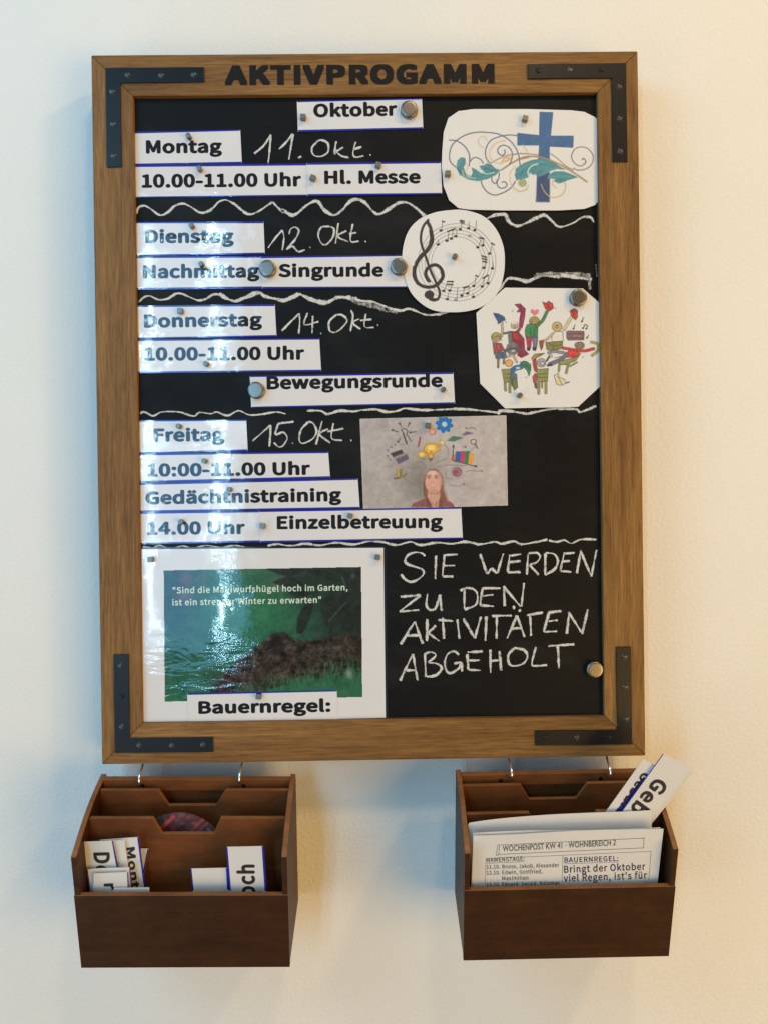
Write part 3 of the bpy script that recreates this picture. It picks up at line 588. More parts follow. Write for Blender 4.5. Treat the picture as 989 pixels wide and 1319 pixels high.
el(622,325,36,36,(200,178,126)); sk([(675,345),(700,300),(728,258)], 3.0, (222,206,160)); pg([(718,205),(750,188),(775,205),(776,250),(760,275),(728,245)], (206,70,66)); pg([(585,375),(620,360),(665,362),(668,432),(582,438)], (232,228,220)); pg([(535,442),(662,435),(664,485),(600,505),(545,498)], (140,136,76)); sk([(590,375),(545,420),(505,435)], 2.0, (214,196,150)); pg([(488,430),(522,428),(515,480),(502,500),(492,470)], (170,84,60))
pg([(692,362),(705,356),(820,358),(826,372),(822,424),(705,426),(694,410)], (140,104,116)); c.stroke(z([(745,395),(800,395)]), .8, (196,170,150))
for q in ([(808,285),(820,255)],[(745,340),(755,312)],[(845,408),(858,390)]): c.stroke(z(q), .9, K); c.ell(*z([q[0]])[0], 1.3, 1.0, K)
c.stroke(z([(818,335),(830,308),(850,315),(842,340)]), .9, K, smooth=False); c.ell(*z([(815,336)])[0], 1.2, 1, K); c.ell(*z([(840,340)])[0], 1.2, 1, K)
sk([(880,440),(925,455),(930,500),(885,540)], 2.6, (176,170,90)); sk([(668,485),(760,500),(830,505),(895,490)], 3.2, (206,70,64)); pg([(680,525),(720,500),(775,510),(800,530),(745,555),(700,555)], (226,74,66)); el(790,465,36,27,(140,124,110)); sk([(690,540),(640,575),(570,605)], 4.5, (112,116,150)); sk([(670,520),(600,510),(560,520)], 3.2, (140,142,170)); pg([(545,610),(580,600),(590,615),(550,622)], (60,56,66))
sk([(640,600),(635,655)], 2.2, OL); sk([(710,590),(690,670)], 2.4, OL); pg([(635,585),(740,560),(790,540),(760,580),(690,610),(645,610)], OL); sk([(720,620),(770,592)], 1.4, OL); sk([(545,580),(565,545)], 1.6, (90,80,80)); el(575,545,12,10,(200,196,190))
el(262,598,28,26,(232,178,96)); sk([(250,550),(290,540),(320,590)], 2.2, SK); sk([(285,655),(310,635),(350,625),(375,600)], 6.0, (58,112,160)); c.ell(*z([(328,634)])[0], 3, 1.6, (196,214,230)); pg([(345,590),(395,585),(425,610),(425,650),(412,695),(395,650),(370,625)], (70,132,92)); pg([(272,660),(320,680),(325,770),(305,800),(280,760)], (96,116,130)); pg([(285,720),(320,715),(328,780),(300,800)], (116,128,80))
pg([(208,645),(275,640),(272,742),(225,742)], OL); sk([(232,745),(236,800)], 2.6, OL); sk([(268,745),(268,812)], 2.8, OL)
sk([(452,560),(455,610),(465,650)], 4.2, (186,72,62)); pg([(430,560),(455,530),(530,523),(490,548),(460,560),(440,580)], (170,150,80)); el(505,595,33,32,(176,172,180)); el(512,600,15,15,(206,204,206)); pg([(438,700),(460,672),(470,690),(466,750),(445,745)], (190,84,72)); pg([(468,645),(556,638),(550,735),(476,742)], OL); sk([(485,745),(484,825)], 2.8, OL); sk([(538,740),(538,820)], 2.8, OL); sk([(510,740),(510,780)], 1.6, (150,130,80)); pg([(452,752),(470,750),(470,790),(455,780)], (96,92,70))
pg([(600,690),(632,672),(640,705),(680,720),(690,750),(650,765),(618,755)], (228,218,190)); c.ell(*z([(632,740)])[0], 2.8, 2.4, (232,214,140)); sk([(690,745),(712,740)], .6, (120,100,90))
for (fx, fy) in ((176,402),(306,318),(452,290),(622,322)):
    for dx in (-7, 7): c.ell(*z([(fx+dx, fy-5)])[0], .75, .75, (60,50,46))
    c.stroke(z([(fx-9,fy+9),(fx,fy+13),(fx+9,fy+8)]), .7, (120,50,46))
for st in ([(135,395),(140,440),(150,470)],[(200,385),(205,430)],[(420,280),(430,310)],[(485,285),(478,310)],[(420,330),(425,395)],[(455,320),(450,400)],[(300,420),(345,540)],[(320,390),(360,500)],[(560,450),(600,470),(650,460)],[(590,470),(595,500)],[(175,520),(180,560)],[(210,515),(212,560)],[(225,680),(268,680)],[(228,710),(268,708)],[(480,680),(550,676)],[(480,705),(548,702)],[(700,378),(820,378)],[(700,408),(820,408)],[(720,540),(760,548)],[(600,560),(660,545)],[(250,470),(280,470),(310,500)],[(620,690),(640,720),(660,760)],[(160,235),(215,265)],[(345,175),(365,240)],[(540,145),(575,195)],[(740,205),(750,260)],[(480,535),(515,528)],[(380,605),(415,640)]): c.stroke(z(st), .75, ED, .8)
for d in ((290,205),(610,185),(238,290),(390,705),(815,552)): c.ell(*z([d])[0], .9, .8, (140,140,140))
c.noise(16, 2.5, where=c.m); c.blur(.28); c.sheet('printed_picture', pl, 'plain_print', o, gain=.85)

# --- woman with ideas
q4 = [(463.5,539.5),(651.5,535),(653.5,651),(468,656.5)]
o, pl = cutout('photo_print', 'grey photo print of a smiling woman under drawn light bulbs and cogs', q4, 0, 'plain_paper')
c = Canvas(462, 533, 655, 658, 2.4, (186,176,174)); c.ell(480,640,60,40,(172,163,156),.6,1.0); c.ell(640,560,50,50,(190,182,178),.6,1.0); c.ell(536,622,26,34,(128,120,112),.75,1.0); c.ell(500,560,40,30,(168,160,160),.5,1.); c.noise(17, 16); c.noise(9, 5); c.noise(6, 2)
D = (78,70,66)
c.stroke([(524,572),(519,557),(516.5,555),(518,552.5),(522,552.5),(525,556),(523.5,559),(529.5,568.5)], 1.1, D); c.stroke([(519,558),(523.5,571)], 1.9, D)
for a, b in (((505.5,554),(513,556.5)),((528,557),(536,556)),((514,545.5),(517,550)),((527,545.5),(524.5,550)),((512.5,569),(515,564.5))): c.stroke([a,b], 1.0, D); c.ell(*a, 1.4, 1.4, D)
c.poly([(502.5,584),(517,579),(519.5,583.5),(507,589.5)], (64,56,54)); c.poly([(508,590),(524,584),(526.5,591),(513,598)], (100,88,110)); c.poly([(507.5,588),(521,583),(525,585),(509,591.5)], (150,140,130)); c.poly([(511,604.5),(517.5,604.5),(518,615),(511,615)], (140,120,50)); c.stroke([(513,605),(513,614)], 1.6, (206,186,90)); c.stroke([(508,616.5),(514,615.5)], 2, (100,90,60)); c.stroke([(520,614),(523,610)], 2.2, (120,112,108))
c.stroke([(541,563.5),(538.5,575)], 2.6, (160,88,92)); c.ell(556.5,556,5.2,5.2,(196,140,130)); c.ell(556.5,556,2.8,2.8,(214,176,160))
c.ell(572,546.5,9,9,(28,112,182)); 
for t in np.arange(8)*math.pi/4+.2: c.ell(572+9.2*math.cos(t), 546.5+9.2*math.sin(t), 2.4, 2.4, (28,112,182))
c.ell(572,546.5,3.4,3.4,(196,206,206))
c.poly([(545.5,577),(548,572.5),(555,571),(563,572.5),(566.5,577),(563,582),(558,584.5),(556.5,592),(552,592),(551,585),(547,582)], (230,176,62), smooth=True, edge=(160,112,40), ew=.8); c.ell(555,577,5,3.6,(244,216,140)); c.poly([(551.5,590),(557,590),(554.5,595)], (96,84,130)); c.stroke([(553,586),(555,580),(556.5,586)], .7, (160,112,40))
c.ell(543,585.5,5.6,4.4,(226,180,84),edge=(160,112,40)); c.ell(543,585.5,2.4,2,(240,214,150)); c.stroke([(544,590),(545.5,592)], 1.8, (90,130,90)); c.ell(569,570,3.4,3,(232,206,130),edge=(170,130,60)); c.stroke([(566,573),(563,576)], 1.6, (190,150,70))
c.poly([(575,568),(583,561.5),(597,563.5),(585,568.5)], (72,120,92)); c.poly([(594,561),(600,555.5),(610,558),(600,560.5)], (112,92,140)); c.stroke([(602,552),(609,551),(612,553)], 1.0, (110,104,100)); c.ell(609.5,569,3.4,3.2,(200,196,192),edge=(90,74,70),ew=1.1); c.stroke([(611.5,571.5),(614.5,577.5)], 1.5, (130,70,60))
for (x0, x1, y0, y1, cc) in ((581,586,585,594,(226,120,60)),(586,592.5,581.5,595,(40,96,170)),(592.5,598,581,596.5,(206,56,96)),(598,604,581,597.5,(50,130,80)),(603,609.5,584,598,(232,156,70))): c.poly([(x0+.8,y0),(x1+.8,y0),(x1-.6,y1),(x0-.6,y1)], cc)
c.stroke([(583.5,574),(582.5,593),(612.5,601)], 1.1, (70,80,70), smooth=False); c.ell(583.5,575,1.3,2,(60,70,60)); c.ell(612,600.5,2,1.2,(60,60,50)); c.ell(588,608,6.2,6.2,(140,84,96)); c.stroke([(584,606),(588,604),(592,609),(587,612)], .8, (200,160,160)); c.ell(588,608,8,8,(178,168,166),0,edge=(150,146,140),ew=.5)
for s_ in ([(535,597),(542,595),(548,601),(545,606)],[(560,596),(568,593),(575,590),(577,580),(572,572)],[(562,602),(575,599),(600,600)],[(575,605),(574,615),(583,617)],[(599,608),(606,606),(612,607),(620,606.5)],[(578,624),(590,626),(597,623)],[(540,600),(530,603),(524,602)],[(500,578),(504,574)],[(498,590),(502,588)],[(500,600),(506,602)],[(606,580),(612,575)],[(595,576),(600,574)]): c.stroke(s_, .7, (118,110,104), .9)
for d in ((620,606.5),(597,623.5),(509,573),(504,576),(499,580),(499,587),(502,592),(599,576),(600,551.5)): c.ell(*d, 1.2, 1.1, (108,100,96))
w = Zf(500,530,7.323)
c.ell(*w([(330,660)])[0], 9, 22, (128,120,112), .55, 1.)
c.poly(w([(335,800),(328,720),(333,640),(350,580),(385,548),(425,538),(465,550),(500,595),(518,660),(525,720),(548,790),(565,850),(530,865),(490,840),(370,830)]), (134,92,74), smooth=True)
c.poly(w([(215,900),(235,865),(300,840),(350,812),(385,800),(420,830),(478,800),(520,828),(580,850),(612,875),(625,905)]), (140,84,80))
c.poly(w([(372,740),(482,740),(486,800),(478,835),(430,880),(392,850),(368,810)]), (206,156,136)); c.poly(w([(380,756),(478,752),(472,785),(440,778),(400,780)]), (176,122,104), .75, soft=3)
c.poly(w([(366,805),(392,850),(432,885),(480,832),(492,808),(515,850),(480,905),(375,905),(352,838)]), (122,66,66), .9); c.poly(w([(395,850),(432,884),(478,838),(470,905),(405,905)]), (200,150,128))
c.poly(w([(347,690),(344,640),(355,598),(378,568),(415,556),(452,566),(482,596),(500,640),(505,690),(495,725),(470,752),(425,768),(385,755),(360,725)]), (216,166,148), smooth=True)
c.ell(*w([(418,588)])[0], 7, 4, (236,198,182), .85, 1.1); c.ell(*w([(375,668)])[0], 3, 3, (232,160,146), .6, 1.2); c.ell(*w([(462,668)])[0], 3, 3, (230,158,144), .6, 1.2); c.ell(*w([(498,690)])[0], 2.4, 9, (176,122,104), .55, 1.); c.ell(*w([(420,748)])[0], 6, 2.2, (188,136,118), .6, 1.1)
for ex in (384, 452):
    c.ell(*w([(ex,622)])[0], 3.4, 1.9, (168,116,104), .75, 1.2); c.stroke(w([(ex-24,606),(ex,597),(ex+22,605)]), .8, (116,82,72), .9); c.ell(*w([(ex,620)])[0], 1.5, 1.0, (92,72,68)); c.ell(*w([(ex+8,624)])[0], .6, .5, (226,210,204))
c.stroke(w([(418,622),(416,655)]), 1.4, (232,188,172), .8); c.ell(*w([(416,664)])[0], 2.0, 1.1, (190,128,112), .8, 1.2)
c.stroke(w([(388,691),(404,699),(420,702),(438,698),(452,689)]), 2.0, (200,116,108)); c.stroke(w([(395,693),(420,699),(445,692)]), 1.0, (240,222,214)); c.stroke(w([(400,722),(438,721)]), .8, (190,134,118), .7)
for st, col in ((w([(352,600),(338,680),(338,760),(345,800)]),(104,70,58)),(w([(390,552),(352,590),(340,660)]),(168,122,96)),(w([(450,552),(495,600),(512,680),(530,760),(552,835)]),(172,126,100)),(w([(500,700),(508,770),(535,850)]),(112,76,62)),(w([(515,720),(540,790),(558,845)]),(186,142,116))): c.stroke(st, 1.3, col, .8)
for k in range(9): c.stroke([(531+k*6.2, 647+abs(k-4.5)*1.0), (530+k*6.4, 656)], .5, (100,52,54), .8)
c.noise(9, 1.4); c.blur(.38); c.sheet('printed_photo', pl, 'plain_print', o, inside=[q4[0],q4[1],q4[2],q4[3]], gain=.90)

# --- molehill sheet
o, pl = cutout('picture_sheet', 'large laminated sheet with a green molehill photo and a weather saying', [(182.5,707.5),(494,705.6),(496.6,924.5),(185,931.5)], 1, 'laminated_paper', cat='picture sheet')
fq = [(180.5,705.2),(497.5,703.2),(499.6,925.0),(183,932.5)]; Q = board_plane(ypap(1)+.00032).at([p[0] for p in fq], [p[1] for p in fq]); v_, f_ = slab(Q, (0,-1,0), .0002); mesh_obj('film_border', v_, f_, 'clear_film', o)
q4 = [(211,734.5),(465.5,730),(467,898),(212.5,904)]
c = Canvas(210, 729, 468, 905, 1.9, (54,118,88))
c.ell(225,760,30,60,(52,72,84),.8,1.0); c.ell(450,775,60,75,(40,46,43),.97,.8); c.ell(400,742,50,26,(44,56,48),.8,1.); c.ell(420,735,50,20,(50,66,56),.85,1.0); c.ell(330,790,60,30,(64,140,98),.6,1.); c.ell(245,850,50,40,(46,100,80),.7,1.); c.ell(320,735,30,14,(96,140,120),.5,1.); c.ell(362,752,14,8,(150,166,140),.6,1.); c.ell(460,830,30,20,(54,60,50),.9,1.)
c.ell(240,746,8,9,(150,96,110),.8,1.0); c.ell(264,745,6,5,(150,90,90),.7,1.0); c.ell(238,768,10,6,(170,100,130),.6,1.); c.blur(3.5)
for lf in ([(344,733),(372,742),(400,730),(380,731)],[(350,750),(375,742),(392,756),(366,756)],[(400,735),(425,748),(440,732)],[(382,815),(384,795),(396,776),(404,772),(400,795),(390,815)],[(412,775),(418,800),(428,812),(436,790),(430,765)],[(438,740),(452,760),(464,750),(460,735)],[(430,790),(445,812),(462,805),(462,780),(448,770)],[(370,762),(385,770),(400,765),(388,758)]): c.poly(lf, (44,50,44), .88, smooth=True, soft=4)
c.stroke([(424,800),(440,782),(446,776)], 1.4, (96,118,104), .7); c.stroke([(440,742),(446,756)], 1.4, (100,120,96), .7); c.ell(455,742,3,3,(110,110,112),.7,1.)
mound = [(262,902),(277,882),(292,866),(308,850),(324,837),(340,827),(352,818),(366,815),(378,823),(400,827),(420,821),(445,817),(470,822),(470,866),(440,868),(415,872),(390,878),(365,884),(330,892),(300,900)]
M0 = c.c.copy(); c.poly(mound, (64,54,46), soft=9); mm = np.clip(np.abs(c.c-M0).sum(-1)/40, 0, 1); c.ell(292,876,24,14,(76,56,46),.5,1.); c.ell(430,848,44,20,(54,50,44),.85,1.); c.ell(340,866,40,10,(74,60,50),.5,1.)
c.noise(44, 7, where=mm); c.noise(34, 2.0, where=mm); c.ell(358,824,11,9,(42,36,36),.95,1.0); c.ell(347,823,3,2.6,(128,108,102),.8,1.); c.ell(368,826,3,2.4,(116,100,94),.7,1.)
for k in range(520):
    x = rng.uniform(213, 466); base = np.interp(x, [213,262,300,360,400,440,466], [905,903,897,884,872,866,864])
    b = base+rng.uniform(-9, 24) if rng.rand() < .75 else rng.uniform(835, 900) if x < 275 else base+4
    h = rng.uniform(4, 13); lean = rng.uniform(-4, 4); g = rng.uniform(-26, 30)
    c.stroke([(x, b), (x+lean*.4, b-h*.6), (x+lean, b-h)], rng.uniform(.6, 1.7), (60+g*.7, 124+g, 88+g*.7), rng.uniform(.3,.75))
c.ell(420,892,60,14,(60,128,90),.55,1.); c.ell(449.5,868,5,7,(150,180,160),.9,1.1)
c.noise(14, 9); c.noise(12, 1.6); c.blur(.45); c.sheet('printed_photo', pl, 'laminated_print', o, inside=q4, gain=.70)
for body, x0, x1, y0, y1 in (('"Sind die Maulwurfshügel hoch im Garten,', 223, 448, 764.5, 760.5), ('ist ein strenger Winter zu erwarten"', 222.5, 414, 780, 776.5)):
    A, B = pl.at(x0, y0), pl.at(x1, y1); U = B-A; n = np.array([-U[2],0,U[0]]); n /= np.linalg.norm(n)
    lettering('printed_text', body, 'label', A, U, n*8.0*.862e-3, (0,-1,0), 'pale_ink', o, bold=.022, spacing=1.04, lift=.00012)

# ================================================================== magnets
def proto(name, V, F, mat, sm=False):
    me = bpy.data.meshes.new(name); me.from_pydata([tuple(v) for v in V], [], F); me.materials.append(MATS[mat]); me.update(); return me
r, h = .0093, .0062
disc = proto('disc_magnet', *lathe([(r-.0009,0),(r,.0008),(r,h-.0011),(r-.0004,h-.0004),(r-.0011,h),(r-.003,h+.00005)], 40), 'nickel')
for p in disc.polygons: p.use_smooth = len(p.vertices) == 4
disc.set_sharp_from_angle(angle=math.radians(40)) if hasattr(disc, 'set_sharp_from_angle') else None
bm = bmesh.new(); bmesh.ops.create_cube(bm, size=1.0); bmesh.ops.scale(bm, vec=(.0058,.0058,.0058), verts=bm.verts); bmesh.ops.translate(bm, vec=(0,-.0029,0), verts=bm.verts); bmesh.ops.bevel(bm, geom=bm.edges[:], offset=.0004, segments=2, affect='EDGES')
cube = bpy.data.meshes.new('cube_magnet'); bm.to_mesh(cube); bm.free(); cube.materials.append(MATS['dull_nickel'])
pin = proto('pin_magnet', *lathe([(.0027,0),(.0028,.0003),(.0028,.0068),(.0025,.0072),(.0015,.0073)], 24), 'dull_nickel')
GM = {'disc_magnet': 'large round magnets on the board', 'cube_magnet': 'small cube magnets on the board', 'pin_magnet': 'small cylinder magnets on the board'}
def magnet(me, x, y, level, rot, label):
    o = bpy.data.objects.new(me.name, me); COL.objects.link(o); Y = ypap(level)-.0001 if level is not None else YB
    o.location = board_plane(Y).at(x, y); o.rotation_euler = (0, rot, 0); tag(o, label, 'magnet', GM[me.name.split('.')[0]])
for x, y, lv, lab in ((526.5,143.5,0,'round silver magnet at the right end of the Oktober strip'),(345.5,347.5,1,'pale shining round magnet between Nachmittag and Singrunde'),(513.5,345,1,'round silver magnet between the Singrunde strip end and the treble clef'),(743,384.5,2,'round silver magnet on the cartoon of seated people'),(331,503.5,0,'pale shining round magnet at the left end of the Bewegungsrunde strip'),(764,861.5,None,'round silver magnet on bare chalkboard right of the word ABGEHOLT')):
    magnet(disc, x, y, lv, random.uniform(0,3), lab)
for x, y, lv, rt, lab in ((391,153,0,.1,'small cube magnet at the left end of the Oktober strip'),(675,155,2,.25,'small cube magnet beside the top of the blue cross'),(403.5,231,1,.4,'small cube magnet just left of the words Hl. Messe'),(487,214.5,1,.3,'small cube magnet on the top edge of the Hl. Messe strip'),(576,225.5,2,.05,'small cube magnet on the left edge of the cross cut-out'),(233.5,401.5,0,0,'small cube magnet on the Donnerstag strip'),(550.5,548.5,0,.1,'small cube magnet on the woman photo near the blue cog'),(339,677.5,1,.05,'small cube magnet left of the word Einzelbetreuung'),(451,664.5,1,.2,'small cube magnet on the top edge of the Einzelbetreuung strip'),(486,717.5,1,.05,'small cube magnet at the top right corner of the molehill sheet'),(195.5,720.5,1,0,'small cube magnet at the top left corner of the molehill sheet'),(334,896,2,.1,'small cube magnet on the top edge of the Bauernregel: strip')):
    magnet(cube, x, y, lv, rt, lab)
for x, y, lv, lab in ((585,332,3,'small cylinder magnet in the middle of the music cut-out'),(570,502.5,0,'small cylinder magnet at the right end of the Bewegungsrunde strip'),(668,510,2,'small cylinder magnet at the foot of the cartoon cut-out'),(244.5,178,0,'small cylinder magnet on the Montag strip'),(258.5,219.5,0,'small cylinder magnet on the time strip under Montag'),(248.5,292.5,0,'small cylinder magnet on the Dienstag strip'),(261,342,0,'small cylinder magnet on the Nachmittag strip'),(267,469.5,0,'small cylinder magnet under the time of the Donnerstag row'),(232,549.5,0,'small cylinder magnet on the Freitag strip'),(265,594,0,'small cylinder magnet on the 10:00-11.00 Uhr strip'),(297,630.5,0,'small cylinder magnet on the Gedächtnistraining strip'),(235,672,0,'small cylinder magnet on the 14.00 Uhr strip')):
    magnet(pin, x, y, lv, 0, lab)

# ================================================================== letter boxes
BW, BH, BD, HK, HF = .2147, .1640, .0945, .1311, .0872
T = .0055
class LBox:
    def __init__(s, pos, rot, label):
        s.o = np.array(pos); s.M = rotm(*rot); s.root = empty('letter_box', pos); tag(s.root, label, 'letter box', 'wooden letter boxes below the board')
    def w(s, P): return s.o+np.asarray(P, float) @ s.M.T
    def part(s, name, P, axis, th, edge_top=True, inner=False):
        """P outline in box coordinates, thickened by th along -axis direction vector; narrow faces get the worn edge colour."""
        n = np.array(axis, float); V, F = slab(P, n, th); k = len(P); mi = [0, 0]; Pn = np.asarray(P)
        for f in F[2:]:
            c = V[f].mean(0); d = np.cross(V[f[1]]-V[f[0]], V[f[2]]-V[f[1]]); d /= np.linalg.norm(d)+1e-12
            mi.append(1 if d[2] > .25 or (name == 'side_panel' and d[1] < -.3 and c[2] > -BH+HF) else 0)
        o = mesh_obj(name, s.w(V), F, ['inner_wood_lit' if inner else 'stained_wood', 'worn_wood_edge'], s.root, mi=mi); bevel(o, .0005, 2, 50); return o
    def plane(s, y): return Plane(s.w((0, y, 0)), s.M @ np.array([0, -1, 0]))
def prof(y):                                   # height of the side panel's upper edge at depth y (0 at the back, -BD at the front)
    u = -y/BD; zk = -BH+HK; return zk*u + .0062*math.sin(math.pi*min(max(u,0),1))
def build(pos, rot, label, cut, emboss=None):
    b = LBox(pos, rot, label); ys = np.linspace(0, -BD, 13)
    side = [(0,-BH),( -BD,-BH),(-BD,-BH+HK)]+[(y, prof(y)) for y in ys[::-1][1:]]
    for x, nx in ((T, 1), (BW, 1)):
        P = [(x, y, z) for y, z in side]; b.part('side_panel', P, (1,0,0), T, inner=False)
    b.part('bottom_panel', [(T,-T,-BH+T),(BW-T,-T,-BH+T),(BW-T,-BD+T,-BH+T),(T,-BD+T,-BH+T)], (0,0,1), T, inner=True)
    b.part('back_panel', [(T,-.004,-BH),(BW-T,-.004,-BH),(BW-T,-.004,-.003),(T,-.004,-.003)], (0,-1,0), .004, inner=True)
    b.part('top_rail', [(T,-.0115,-.0135),(BW-T,-.0115,-.0135),(BW-T,-.0115,-.0002),(T,-.0115,-.0002)], (0,-1,0), .0073, inner=True)
    f = b.part('front_panel', [(-.0004,-BD-.001,-BH-.0004),(BW+.0004,-BD-.001,-BH-.0004),(BW+.0004,-BD-.001,-BH+HF),(-.0004,-BD-.001,-BH+HF)], (0,-1,0), T)
    for y, (xa, xb, xc, xd) in zip((-.0225, -.0565), cut):
        zt = prof(y)-.0022; dz = .0185
        P = [(T,y,-BH+T),(BW-T,y,-BH+T),(BW-T,y,zt),(xd,y,zt),(xc,y,zt-dz),(xb,y,zt-dz),(xa,y,zt),(T,y,zt)]
        b.part('divider', P, (0,-1,0), .0045, inner=True)
    for hx in (.0485, .1585):                  # black discs on the rail, painting the dark of the hook holes
        v, fc = lathe([(.0024,0),(.0024,.0002)], 16); mesh_obj('hook_hole_disc', b.w(np.array(v) @ np.eye(3)+np.array([hx,-.0115,-.0075])), fc, 'black_vinyl', b.root)
    if emboss:
        A = b.w((.062,-BD-.001,-.121)); U = b.M @ np.array([.088,0,0]); Vv = b.M @ np.array([0,0,.024]); N = b.M @ np.array([0,-1,0])
        lettering('embossed_word', emboss, 'plain', A, U, Vv, N, 'stained_wood', f, bold=0.0, lift=.00035)
    return b
cuts = ((.0685,.0785,.1300,.1410), (.0715,.0800,.1340,.1420))
LB = build((-.3023,.0045,-.4011), (.2295,.0182,.0059), 'dark brown wooden letter box on the left holding loose day cards', cuts, 'HOME')
RB = build((.0898,.0056,-.4030), (.2552,-.0067,-.0064), 'dark brown wooden letter box on the right full of printed sheets', cuts)

# ------------------------------------------------------------------ cards and sheets standing in the boxes
def standing(b, name, label, cat, y, top, edges=(), mat='plain_paper', th=.0005, floor=True, group=None, wave=0):
    """top: pixel outline [left low, left top, ..., right top, right low] seen above the box front; the sides run on down to the box floor."""
    pl = b.plane(y); P = pl.at([p[0] for p in top], [p[1] for p in top])
    L = (P-b.o) @ b.M                          # to box coordinates
    if floor:
        zf = -BH+T+.0005
        def run(a, c): d = c-a; return c+d*((zf-c[2])/d[2])
        L[0] = run(L[1], L[0]); L[-1] = run(L[-2], L[-1]); L[0][0] = min(max(L[0][0], T+.001), BW-T-.001); L[-1][0] = min(max(L[-1][0], T+.001), BW-T-.001)
    V, F = slab(b.w(L), pl.n, th); o = mesh_obj(name, V, F, mat); tag(o, label, cat, group)
    for pts in edges:
        Q = pl.at([p[0] for p in pts], [p[1] for p in pts])+pl.n*.0001; v, f = slab(Q, pl.n, .00012); mesh_obj('blue_edge', v, f, 'blue_ink', o)
    return o, pl
def ptext(o, pl, body, p0, p1, pt, mat='plain_ink', fnt='label', bold=.042, name='printed_text', spacing=1.05):
    A, B, C = pl.at(*p0), pl.at(*p1), pl.at(*pt); return lettering(name, body, fnt, A, B-A, C-A, pl.n, mat, o, bold=bold, spacing=spacing, lift=.00015)
GC = 'loose cards in the left letter box'
yf = -BD+T                                     # inner face of the front panel
o, pl = standing(LB, 'paper_card', 'card half hidden at the right of the left bundle, blue slanting edge', 'card', yf+.0300, [(176,1140),(182,1093),(192,1093.5),(186,1125)], [[(190.3,1093.5),(192,1093.5),(186,1125),(184.3,1125)]], group=GC)
o, pl = standing(LB, 'paper_card', 'tall card reading Mo sideways, second in the left bundle', 'card', yf+.0220, [(136,1146),(129,1082),(179,1078.3),(187.5,1144)], [[(177.2,1078.5),(179.6,1078.3),(188.1,1144),(186,1144)]], group=GC)
ptext(o, pl, 'Montag', (163,1092), (173,1170), (174,1090.5))
o, pl = standing(LB, 'paper_card', 'narrow blank card covering part of the word on the tall card', 'card', yf+.0190, [(145,1146),(138,1083.2),(160.5,1082),(169,1146)], group=GC)
o, pl = standing(LB, 'paper_card', 'leftmost card of the bundle, reading Do sideways between blue edges', 'card', yf+.0160, [(108,1146),(98.6,1084.8),(146,1083),(156,1146)], [[(98.6,1084.8),(100.6,1084.7),(110,1146),(108,1146)],[(144.4,1083.1),(146,1083),(153,1117),(150.5,1117)]], group=GC)
ptext(o, pl, 'Donnerstag', (120.5,1098), (134,1235), (141.5,1097.5))
o, pl = standing(LB, 'paper_card', 'small blank card standing in front of the Do card', 'card', yf+.0110, [(116,1146),(112.5,1120.5),(122.5,1118.8),(168,1117.5),(171,1146)], [[(112.3,1120.5),(113.5,1120.4),(117,1146),(115.8,1146)],[(166.8,1117.5),(168.2,1117.5),(171.2,1146),(169.6,1146)]], group=GC)
o, pl = standing(LB, 'paper_card', 'small card with a cut-off letter r in front of the left bundle', 'card', yf+.0075, [(120,1148),(121,1125.3),(165.5,1123.5),(166.5,1148)], [[(164.2,1123.6),(165.6,1123.5),(166.6,1148),(165,1148)]], group=GC)
ptext(o, pl, 'r', (134,1138), (135,1146.5), (150,1137.3))
o, pl = standing(LB, 'paper_card', 'low white card just showing over the front of the left box', 'card', yf+.0040, [(147.5,1150),(147,1144.3),(192.5,1143.3),(193,1150)], group=GC)
o, pl = standing(LB, 'paper_card', 'blank card with blue edges left of the och card', 'card', yf+.0110, [(249,1146),(246.3,1119),(296,1117.8),(297,1146)], [[(245.6,1119),(247.2,1119),(249.8,1146),(248,1146)],[(291.5,1118),(294,1118),(297,1146),(293,1146)]], group=GC)
o, pl = standing(LB, 'paper_card', 'tall card reading och sideways between blue edges', 'card', yf+.0080, [(297,1147),(292.2,1091),(338.8,1090),(342.5,1147)], [[(291.4,1091),(293.4,1091),(298,1147),(296,1147)],[(337.5,1090),(340,1090),(344,1147),(341.2,1147)]], group=GC)
ptext(o, pl, 'Mittwoch', (330.5,1218), (328.5,1113.5), (309,1218))
# round coaster in the rear compartment
pl = LB.plane(-.0420); c0 = pl.at(231, 1112); rr = .0525
oc = mesh_obj('round_card', *slab([c0+LB.M @ np.array([rr*math.cos(a), 0, rr*math.sin(a)]) for a in np.linspace(0, 2*math.pi, 64, endpoint=False)], pl.n, .0012), 'plain_paper', smooth=False)
oc.data.materials[0] = MATS['stained_wood']; tag(oc, 'round dark red printed card behind the cut-out divider of the left box', 'card')
c = Canvas(170, 1045, 292, 1110, 2.2, (104,66,72)); c.ell(206,1058,12,9,(46,52,58),.95,.7); c.ell(262,1070,20,12,(112,96,92),.7,1.)
for a, b, w, col in (((203,1072),(224,1052),5,(196,76,84)),((206,1078),(222,1064),3,(120,40,56)),((243,1074),(262,1055),4,(186,84,88)),((250,1076),(268,1060),3,(196,92,92)),((226,1076),(246,1056),5,(88,54,64)),((222,1066),(232,1073),4,(140,52,60)),((268,1068),(276,1073),4,(150,144,134)),((230,1052),(250,1050),4,(110,66,84))): c.stroke([a,b], w, col, .9)
c.noise(34, 4); c.blur(.5); 
cc = Plane(c0, pl.n); ins = [(231+64*math.cos(t), 1112+66*math.sin(t)) for t in np.linspace(0, 2*math.pi, 50, endpoint=False)]
c.sheet('printed_picture', pl, 'plain_print', oc, lift=.0001, inside=ins, gain=.8)

